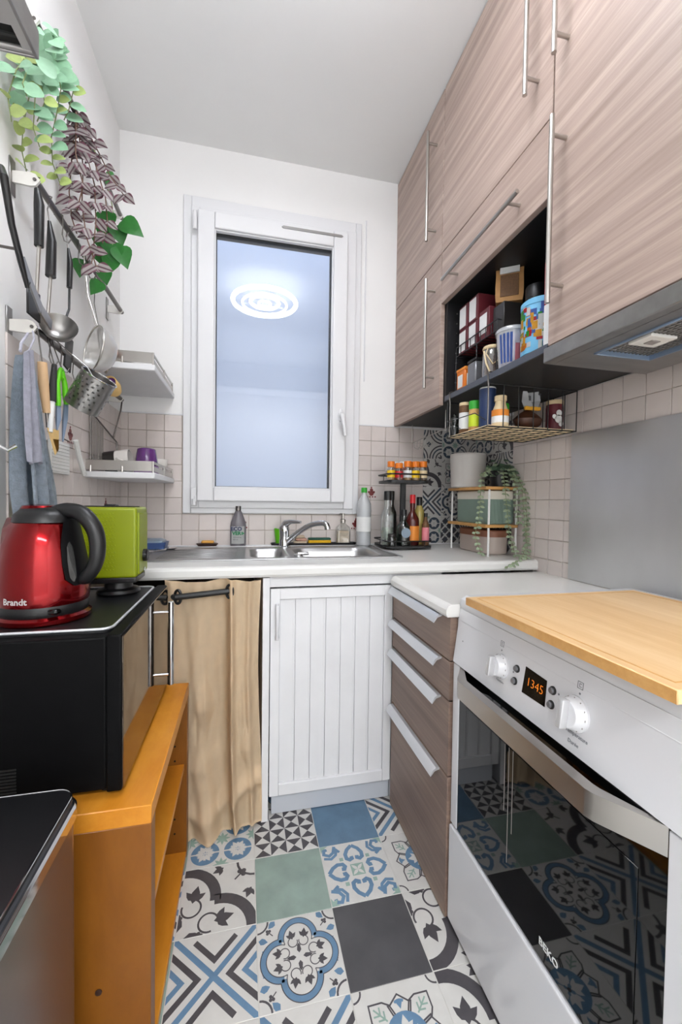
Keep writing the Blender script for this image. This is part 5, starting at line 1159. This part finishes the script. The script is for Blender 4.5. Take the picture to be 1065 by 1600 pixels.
# sieve with wire handle
t=thing('sieve','wire sieve with pale mesh bowl hanging at the right end of the middle rail','sieve',A(140,430,-.46)); bm=nb(); c=A(146,545,-.44)
axr=Vector((-.75,-.60,.12)).to_track_quat('Z','Y').to_matrix()
lathe(bm,[(.068,0),(.066,-.014),(.057,-.036),(.038,-.052),(.01,-.060)],36,c,axis=axr,cap=False); part('mesh_bowl',bm,'mesh_sieve',t)
bm=nb(); pts=[c+axr@Vector((.069*math.cos(a),.069*math.sin(a),0)) for a in [2*math.pi*k/40 for k in range(40)]]; tube(bm,pts,.0025,8,closed=True); top=max(pts,key=lambda p:p.z); hp=Vector((-.482,1.43,1.84))
for s_ in (-1,1): tube(bm,[top+Vector((0,s_*.012,0)),Vector((-.472,1.425+s_*.008,1.72)),hp],.0016,6)
tube(bm,[hp,(-.482,1.43,1.862),(-.49,1.43,1.863),(-.4985,1.43,1.856)],.0018,6); part('rim_and_handle',bm,'satin',t)
t=thing('pan_cover','round glass pan lid with small pink knob behind the sieve','lid',(-.48,1.52,1.56)); bm=nb(); c=A(160,548,-.47); lathe(bm,[(.07,0),(.068,.006),(.05,.018),(.02,.026),(.003,.028)],36,c,axis=RZ(20)@RY(80),cap=False); part('glass',bm,'clear_glass',t); bm=nb(); torus_pts=[c+(RZ(20)@RY(80))@Vector((.071*math.cos(a),.071*math.sin(a),0)) for a in [2*math.pi*k/40 for k in range(40)]]; tube(bm,torus_pts,.003,8,closed=True); part('rim',bm,'satin',t); bm=nb(); lathe(bm,[(.006,.027),(.006,.034),(.013,.038),(.012,.045)],18,c,axis=RZ(20)@RY(80)); part('knob',bm,'pink',t)
bm=nb(); tube(bm,[c+Vector((-.01,0,.07)),(-.495,1.56,1.75),(-.49,1.56,1.861),(-.4985,1.56,1.857)],.0013,6); part('hanging_loop',bm,'dark_steel',t)
# perforated cutlery cup
t=thing('cutlery_drainer','tilted perforated steel cutlery cup hanging on the lowest rail','drainer',(-.455,1.38,1.41)); c=Vector((-.447,1.385,1.345)); axd=(RX(-14)@RY(0)).to_3x3()
ax_=Matrix.Rotation(math.radians(-24),3,Vector((0,1,0)))@Matrix.Rotation(math.radians(-20),3,'X')
c=A(128,648,-.445)-Vector((0,0,0)); c=A(127,636,-.43); _t=A(155,590,-.43)-CAM; _t=CAM+_t.normalized()*((c-CAM).length*.985); dtop=(_t-c).normalized(); 
ux,vx=frame_of(dtop); AXM=Matrix((ux,vx,dtop)).transposed()
H_=(_t-c).length*1.02; rr_=.044
bm=nb(); nseg,nrow=40,17
def cupP(k,i): a=2*math.pi*k/nseg; return c+AXM@Vector((rr_*math.cos(a),rr_*math.sin(a),H_*i/nrow))
G_=[[bm.verts.new(cupP(k,i)) for k in range(nseg)] for i in range(nrow+1)]
for i in range(nrow):
    for k in range(nseg):
        hole = 2<=i<=14 and (i%2==0) and ((k+(i//2))%2==0) and (k%12)<8
        q=(G_[i][k],G_[i][(k+1)%nseg],G_[i+1][(k+1)%nseg],G_[i+1][k])
        if not hole: bm.faces.new(q)
        else:
            m_=sum((v.co for v in q),Vector())/4; iv=[bm.verts.new(m_+(v.co-m_)*.78) for v in q]
            for j in range(4): bm.faces.new((q[j],q[(j+1)%4],iv[(j+1)%4],iv[j]))
bm.faces.new(G_[0][::-1]); part('perforated_cup',bm,'steel',t,sharp=50)
bm=nb(); pts=[c+AXM@Vector((rr_*math.cos(a),rr_*math.sin(a),H_)) for a in [2*math.pi*k/48 for k in range(48)]]; tube(bm,pts,.002,6,closed=True); hp=min(pts,key=lambda p:p.y); tube(bm,[hp,hp+Vector((-.01,0,.02)),(-.482,hp.y,1.508),(-.49,hp.y,1.5125),(-.4985,hp.y,1.506)],.0018,6); part('rim',bm,'chrome',t)
# towel
t=thing('towel','folded blue-grey waffle tea towel hanging on a hook above the kettle','towel',(-.49,1.09,1.42))
def towel(xo,yc,zt,zb,wt_,wb,ph,am,n=36,m=40,drift=0):
    V=[]
    for i in range(m+1):
        v=i/m; wd=wt_+(wb-wt_)*min(1,v*1.25)**.8; row=[]
        for j in range(n+1):
            u=j/n-.5; row.append(Vector((xo+am*(.3+.7*v)*math.sin(u*math.pi*5+ph+v*1.2)+.010*v+.008*math.cos(u*3.1),yc+drift*v+u*wd,zt+(zb-zt)*v-.02*abs(u)*(1-v)+.006*math.sin(u*7+ph)*v)))
        V.append(row)
    return V
bm=nb(); sheet(bm,towel(-.495,1.09,1.425,1.05,.035,.19,0,.013,drift=.045),.003); part('cloth',bm,'towel',t,sharp=80)
bm=nb(); sheet(bm,towel(-.468,1.055,1.42,1.02,.03,.10,1.4,.012,drift=.05),.003); part('front_fold',bm,'towel',t,sharp=80)
bm=nb(); sheet(bm,towel(-.458,1.035,1.418,1.175,.025,.055,.5,.008,24,26,drift=-.005),.003); part('turned_corner',bm,'towel_inside',t,'paler inner side of the towel folded over')
bm=nb(); tube(bm,[(-.49,1.13,1.494),(-.482,1.12,1.47),(-.475,1.08,1.43),(-.47,1.05,1.415)],.002,6); tube(bm,[(-.49,1.075,1.425),(-.50,1.10,1.45),(-.4985,1.14,1.497),(-.49,1.14,1.511),(-.481,1.14,1.50)],.003,6); part('hanging_loop',bm,'towel_inside',t)
# rolling pin, scissors, yellow spatula
def hk3(t,p,y_=None):
    p=Vector(p); bm=nb(); y_=p.y if y_ is None else y_; tube(bm,[p,(-.478,y_,1.485),(-.481,y_,1.503),(-.49,y_,1.511),(-.4985,y_,1.503)],.0016,6); part('hanging_loop',bm,'dark_steel',t)
t=thing('wooden_spoon','pale wooden handle hanging just right of the towel','spoon',A(66,566,-.47)); bm=nb(); tube(bm,[A(66,566,-.47),A(68,600,-.47),A(73,645,-.47)],[.010,.011,.008],12); part('handle',bm,'beech',t); hk3(t,A(66,567,-.47)); bm=nb(); tube(bm,[A(73,644,-.47),A(75,668,-.47)],[.004,.004],8); part('shaft',bm,'dark_steel',t)
t=thing('spatula','spatula with charcoal grip, white shaft and yellow blade on the lowest rail','spatula',A(84,572,-.465)); bm=nb(); tube(bm,[A(85,570,-.465),A(83,600,-.465),A(81,628,-.465)],[.006,.008,.0095],12); part('grip',bm,'rubber',t); bm=nb(); tube(bm,[A(81,627,-.465),A(79,650,-.465),A(78,675,-.465)],[.0075,.007,.006],10); part('shaft',bm,'white_plastic',t); hk3(t,A(85,571,-.465))
bm=nb(); a,b=A(73,668,-.465),A(92,672,-.465); c2,d2=A(92,702,-.465),A(86,712,-.465); vs=[bm.verts.new(q) for q in (a,b,c2,d2)]; bm.faces.new(vs); bmesh.ops.solidify(bm,geom=bm.faces[:],thickness=.006); part('blade',bm,'yellow_soft',t,'yellow silicone blade')
t=thing('scissors','kitchen scissors with bright green handles on the lowest rail','scissors',A(95,578,-.46)); 
for (pa,pb,pc) in (((93,580),(89,600),(91,634)),((97,580),(101,600),(104,632))):
    bm=nb(); tube(bm,[A(*pa,-.46),A(*pb,-.46),A((pb[0]+pc[0])/2,618,-.46),A(*pc,-.46)],[.005,.0065,.0075,.006],12); part('handle',bm,'lime_bright',t)
bm=nb(); pts=[A(96,584,-.46)+Vector((0,.010*math.cos(a),.012*math.sin(a))) for a in [2*math.pi*k/20 for k in range(20)]]; tube(bm,pts,.0045,8,closed=True); part('finger_loop',bm,'lime_bright',t); hk3(t,A(96,575,-.46))
for (pa,pb) in (((91,632),(89,672)),((103,632),(98,690))):
    bm=nb(); tube(bm,[A(*pa,-.462),A((pa[0]+pb[0])/2+1,655,-.462),A(*pb,-.462)],[.006,.007,.002],4); part('blade',bm,'slate_blue',t)
# white grater, rack panel
t=thing('grater','ribbed white plastic grater hanging on the tiles below the cutlery cup','grater',A(115,690,-.52)); bm=nb()
bx(bm,-.534,-.524,1.31,1.435,1.168,1.262,.002); part('plate',bm,'white_plastic',t)
bm=nb()
for k in range(9): z_=1.175+k*.0098; cyl(bm,(-.5235,1.315,z_),(-.5235,1.43,z_),.0016,6)
part('rib',bm,'white_plastic',t); bm=nb(); tube(bm,[A(118,688,-.515),A(124,715,-.515),A(132,742,-.515)],.008,8); part('side_bar',bm,'white_plastic',t)
bm=nb(); cyl(bm,A(108,690,-.52),(-.539,A(108,690,-.52).y,A(108,690,-.52).z+.01),.002,6); part('wall_peg',bm,'dark_steel',t)
t=thing('wire_stand','brown wire plate stand leaning on the left wall above the lower white shelf','rack',(-.50,1.74,1.2)); bm=nb()
for x_,ya,yb in ((-.527,1.62,1.93),): 
    tube(bm,[(x_,ya,1.206),(x_,ya,1.40),(x_,1.66,1.395),(x_,1.88,1.345),(x_,yb,1.335),(x_,yb,1.206)],.003,8)
    for k in range(11): y_=1.635+k*.012; cyl(bm,(x_,y_,1.206),(x_,y_,1.395-k*.003),.0013,6)
    cyl(bm,(x_,1.62,1.208),(x_,1.93,1.208),.003,8)
tube(bm,[(-.527,1.88,1.345),(-.505,1.90,1.46),(-.49,1.862,1.49)],.003,6); part('wire',bm,'dark_steel',t)
# white bag at the far left
t=thing('cloth_bag','white printed cloth bag with a drawstring cut by the left picture edge','bag',(-.45,.80,1.45)); bm=nb(); rows_=[]
for i in range(13):
    v=i/12; w_=.035+.035*min(1,v*2.2); rows_.append([Vector((-.500+.035*math.sin(math.pi*(.5+.5*u))*(.5+v*.5)+.004*math.sin(u*9+v*8)+.0,.800+u*w_*1.0+.0,1.455-.19*v)) for u in [k/10-.0 if 0 else -1+2*k/14 for k in range(15)]])
sheet(bm,rows_,.003); part('bag',bm,'cloth_white',t,sharp=80)
bm=nb(); tube(bm,[(-.46,.79,1.49),(-.455,.83,1.475),(-.452,.855,1.452),(-.47,.86,1.44)],.004,8); tube(bm,[(-.47,.79,1.48),(-.458,.82,1.462),(-.46,.85,1.447)],.004,8); part('drawstring',bm,'rope',t)
bm=nb(); lathe(bm,[(.010,0),(.010,.002)],16,(-.4625,.832,1.365),axis=RY(90)); part('round_print',bm,'print_grey',t); bm=nb(); bx(bm,-.462,-.460,.805,.858,1.392,1.398,0,rot=RX(-12)); part('red_print',bm,'print_red',t)
bm=nb(); cyl(bm,(-.539,.80,1.50),(-.46,.80,1.50),.004,8); tube(bm,[(-.47,.80,1.50),(-.47,.80,1.455)],.002,6); part('wall_peg',bm,'dark_steel',t)
t=thing('wall_hook','small chrome wall hook left of the towel near the picture edge','hook',(-.50,.91,1.2)); bm=nb(); bx(bm,-.5395,-.535,.895,.915,1.18,1.27,.002); tube(bm,[(-.535,.905,1.25),(-.47,.905,1.245),(-.462,.92,1.20),(-.45,.935,1.19),(-.44,.945,1.20)],.004,8); part('hook',bm,'chrome',t)
# ---- white wall shelves with galleries
def wshelf(label,z0,th,rz_):
    t=thing('wall_shelf',label,'shelf',(-.42,1.8,z0)); bm=nb(); bx(bm,-.538,-.312,1.595,2.013,z0,z0+th,.003); part('board',bm,'paint_white',t)
    bm=nb(); bx(bm,-.538,-.318,1.597,1.600,z0+th+.004,z0+th+rz_,.001); bx(bm,-.321,-.318,1.600,2.0,z0+th+.004,z0+th+rz_*.55,.001); bx(bm,-.321,-.318,1.6,2.0,z0+th+rz_*.75,z0+th+rz_,.001)
    for y_ in (1.60,1.8,1.99): cyl(bm,(-.3195,y_,z0+th-.001),(-.3195,y_,z0+th+rz_),.004,8)
    for x_ in (-.52,-.42): cyl(bm,(x_,1.5985,z0+th-.001),(x_,1.5985,z0+th+rz_*.5),.004,8)
    part('gallery_rail',bm,'satin',t); return t
wshelf('upper white wall shelf with steel gallery left of the window',1.552,.022,.042)
wshelf('lower white wall shelf with steel gallery and cups left of the window',1.170,.022,.040)
zs_=1.1925
t=thing('mug','white mug with black pattern lying on the lower white shelf','mug',(-.470,1.74,zs_+.044)); bm=nb(); lathe(bm,[(.040,-.045),(.044,-.04),(.044,.045),(.041,.045),(.040,-.03),(.01,-.035)],30,axis=RY(80)); part('cup',bm,'white_ceramic',t,**LL); bm=nb(); lathe(bm,[(.0445,-.042),(.0445,-.002)],30,axis=RY(80),cap=False); part('black_pattern',bm,'black_print',t,**LL)
bm=nb(); tube(bm,[Vector((.005,-.038,.01)),Vector((.012,-.062,.005)),Vector((.032,-.060,.0)),Vector((.036,-.038,0))],.005,8); part('handle',bm,'white_ceramic',t,**LL)
t=thing('purple_glass','upturned purple glass on the lower white shelf','glass',(-.362,1.70,zs_)); bm=nb(); lathe(bm,[(.043,0),(.041,.035),(.036,.07),(.032,.092),(.028,.095)],32); part('glass',bm,'purple',t,**LL); bm=nb(); lathe(bm,[(.0435,.004),(.042,.028)],32,cap=False); part('pale_band',bm,'purple_light',t,**LL)
t=thing('small_cup','small dark cup between the patterned mug and the purple glass','cup',(-.415,1.90,zs_)); bm=nb(); lathe(bm,[(.028,0),(.032,.055),(.034,.075),(.031,.075),(.028,.01)],24); part('cup',bm,'purple',t,**LL)
t=thing('white_saucer','small white bowl behind the purple glass','bowl',(-.365,1.925,zs_)); bm=nb(); lathe(bm,[(.02,0),(.035,.02),(.040,.075),(.037,.075),(.03,.02)],24); part('bowl',bm,'white_ceramic',t,**LL)
zs2=1.5745
for k,(x_,y_,r_) in enumerate(((-.47,1.75,.06),(-.42,1.9,.07))):
    t=thing('plate_stack',('stack of white plates near the wall on the upper white shelf','stack of white plates at the back of the upper white shelf')[k],'plates',(x_,y_,zs2)); 
    for q in range(3): bm=nb(); lathe(bm,[(r_*.6,q*.012),(r_,q*.012+.014),(r_,q*.012+.017),(r_*.6,q*.012+.004)],28); part('plate',bm,'white_ceramic',t,**LL)
t=thing('hanging_cup','small yellow cup with purple inside hanging below the upper white shelf','cup',A(168,600,-.47)); bm=nb(); cc=Vector((0,0,0)); lathe(bm,[(.02,-.05),(.03,-.03),(.033,0),(.030,0),(.018,-.044)],26,axis=RZ(-20)@RX(72)); part('cup',bm,'yellow_soft',t,**LL); bm=nb(); lathe(bm,[(.0295,-.006),(.018,-.040)],26,axis=RZ(-20)@RX(72)); part('inside',bm,'purple',t,**LL)
bm=nb(); p0=A(168,600,-.47); tube(bm,[p0+Vector((0,0,.03)),(-.485,p0.y,1.50),(-.49,p0.y,1.5105),(-.4985,p0.y,1.502)] if p0.z<1.49 else [p0,(-.49,p0.y,1.51)],.0016,6); part('hanging_loop',bm,'dark_steel',t)
# ================================================================ hanging plants on the left wall
t=thing('hanging_vine','light green artificial vine with round leaves hanging from the top rail','plant',(-.48,1.16,2.2))
ml=leaf_mesh('leaf','leaf_mint',.040,.034,.22,((0,0),(.06,.42),(.16,.74),(.32,.96),(.48,1),(.64,.9),(.8,.66),(.92,.36),(1,0))); mm=leaf_mesh('leaf','leaf_lime',.032,.028,.22,((0,0),(.06,.42),(.16,.74),(.32,.96),(.48,1),(.64,.9),(.8,.66),(.92,.36),(1,0))); st=nb()
VS=[([(62,48),(52,95),(50,130),(36,195),(34,235),(45,285)],1.12,11),([(60,60),(25,110),(12,150),(18,190)],1.06,6),([(66,55),(90,110),(95,140),(88,180),(80,215),(82,255),(95,290)],1.18,13),([(75,70),(100,118),(115,140),(108,170),(100,188)],1.26,6),([(50,70),(62,120),(70,160),(58,190)],1.10,7),([(55,60),(70,100),(80,125)],1.14,6),([(30,95),(35,130),(42,150)],1.06,5),([(70,60),(85,80),(88,100)],1.20,5),([(45,100),(55,150),(52,200),(62,230)],1.10,6)]
for pl_,y_,n in VS:
    P=[at(a,b,y=y_+.01*i) for i,(a,b) in enumerate(pl_)]; P=[Vector((max(-.532,p.x),p.y,p.z)) for p in P]; P[0]=Vector((-.490,1.17+R_.uniform(0,.05),2.235)); tube(st,P,.0013,5)
    for k,(p,d) in enumerate(along(P,n*2)):
        sg=1 if k%2 else -1; dr_=Vector((sg*.9,R_.uniform(-.5,.1),R_.uniform(-.45,.35))); q=p.copy(); q.x=max(-.525,q.x)
        if sg<0 and q.x<-.505: dr_.x=-.1; dr_.y=-.8
        low=(p.z<1.98); add_leaf(t,mm if (low or R_.random()<.2) else ml,q,dr_,(R_.uniform(-.3,.3),-1,R_.uniform(-.1,.5)),R_.uniform(.8,1.15)*(1 if low else 1.0))
for k in range(18):
    px_,py_=R_.uniform(48,92),R_.uniform(58,135); p=at(px_,py_,y=R_.uniform(1.08,1.22)); p.x=max(-.52,p.x); add_leaf(t,ml,p,(R_.uniform(-1,1),-.4,R_.uniform(-.7,.3)),(0,-1,.2),R_.uniform(.9,1.2))
tube(st,[(-.5,1.2,2.218),(-.498,1.2,2.232),(-.489,1.2,2.2345),(-.48,1.2,2.226),(-.485,1.2,2.18)],.0025,6); part('stem',st,'stem_green',t)
t=thing('striped_plant','purple and silver striped trailing plant hanging from the top rail','plant',(-.47,1.40,2.2)); ms=leaf_mesh('leaf','tradescantia',.046,.031,.22,((0,0),(.06,.35),(.16,.72),(.3,.96),(.42,1),(.58,.86),(.74,.58),(.88,.26),(1,0)),.1); st=nb()
VS=[([(124,205),(135,240),(148,290),(150,345),(145,400),(140,428)],1.40,10),([(126,208),(112,250),(108,300),(112,340),(120,365)],1.37,9),([(128,210),(155,240),(172,275),(190,300),(198,312)],1.44,8),([(125,210),(130,260),(128,320),(135,370),(150,415),(165,425)],1.36,9),([(126,210),(150,260),(165,310),(168,350),(160,380)],1.42,8),([(124,208),(118,240),(130,290),(120,330)],1.34,6)]
for pl_,y_,n in VS:
    P=[at(a,b,y=y_) for i,(a,b) in enumerate(pl_)]; P=[Vector((max(-.53,p.x),p.y,p.z)) for p in P]; P[0]=Vector((-.488,1.40+R_.uniform(-.02,.02),2.235)); tube(st,P,.0018,5)
    for k,(p,d) in enumerate(along(P,n)):
        for sg in (1,-1):
            dr_=Vector((sg*R_.uniform(.4,1),R_.uniform(-.5,0),R_.uniform(-1,-.1))); add_leaf(t,ms,p,dr_,(R_.uniform(-.5,.5),-1,R_.uniform(-.2,.3)),R_.uniform(.7,1.1))
part('stem',st,'stem_brown',t)
t=thing('ivy_plant','dark green heart-leaved plant peeping out right of the striped one','plant',(-.45,1.55,2.0)); mp_=leaf_mesh('leaf','pothos',.075,.066,.15,((0,0),(.0,.3),(.05,.7),(.16,.94),(.3,1),(.48,.86),(.68,.56),(.85,.26),(1,0)),.15); st=nb(); base=Vector((-.489,1.50,2.234))
tube(st,[base,at(160,260,y=1.50),at(175,320,y=1.50),at(180,370,y=1.5),at(170,400,y=1.5),at(158,440,y=1.5)],.002,6)
for (a,b,dx,dz,s_) in ((190,345,.9,-.55,1.05),(182,352,.3,-1,.9),(176,378,.1,-1,1.0),(186,385,.35,-.9,1.0),(176,400,-.2,-1,.85),(158,440,-.45,-.7,.75),(165,330,.2,-1,.9),(165,270,.9,-.5,.5),(168,280,.9,-.6,.6),(150,385,.3,-1,.8),(128,405,-.1,-1,.8),(162,420,.2,-1,.7),(170,350,-.2,-1,1.0),(158,365,.2,-1,.9)):
    add_leaf(t,mp_,at(a,b,y=1.50),(dx,-.15,dz),(.1,-1,.1),s_)
part('stem',st,'stem_green',t)
tube_=nb(); tube(tube_,[(-.4985,1.53,2.219),(-.498,1.53,2.23),(-.489,1.53,2.2345),(-.482,1.53,2.228)],.002,6); part('hook',tube_,'dark_steel',t)
# far bracket end of the rails near the corner is part of each rail; loose flags off
for o in bpy.data.objects:
    if o.type=='MESH' and o.parent is None and 'kind' not in o.keys() and 'label' not in o.keys(): print('UNTAGGED',o.name)
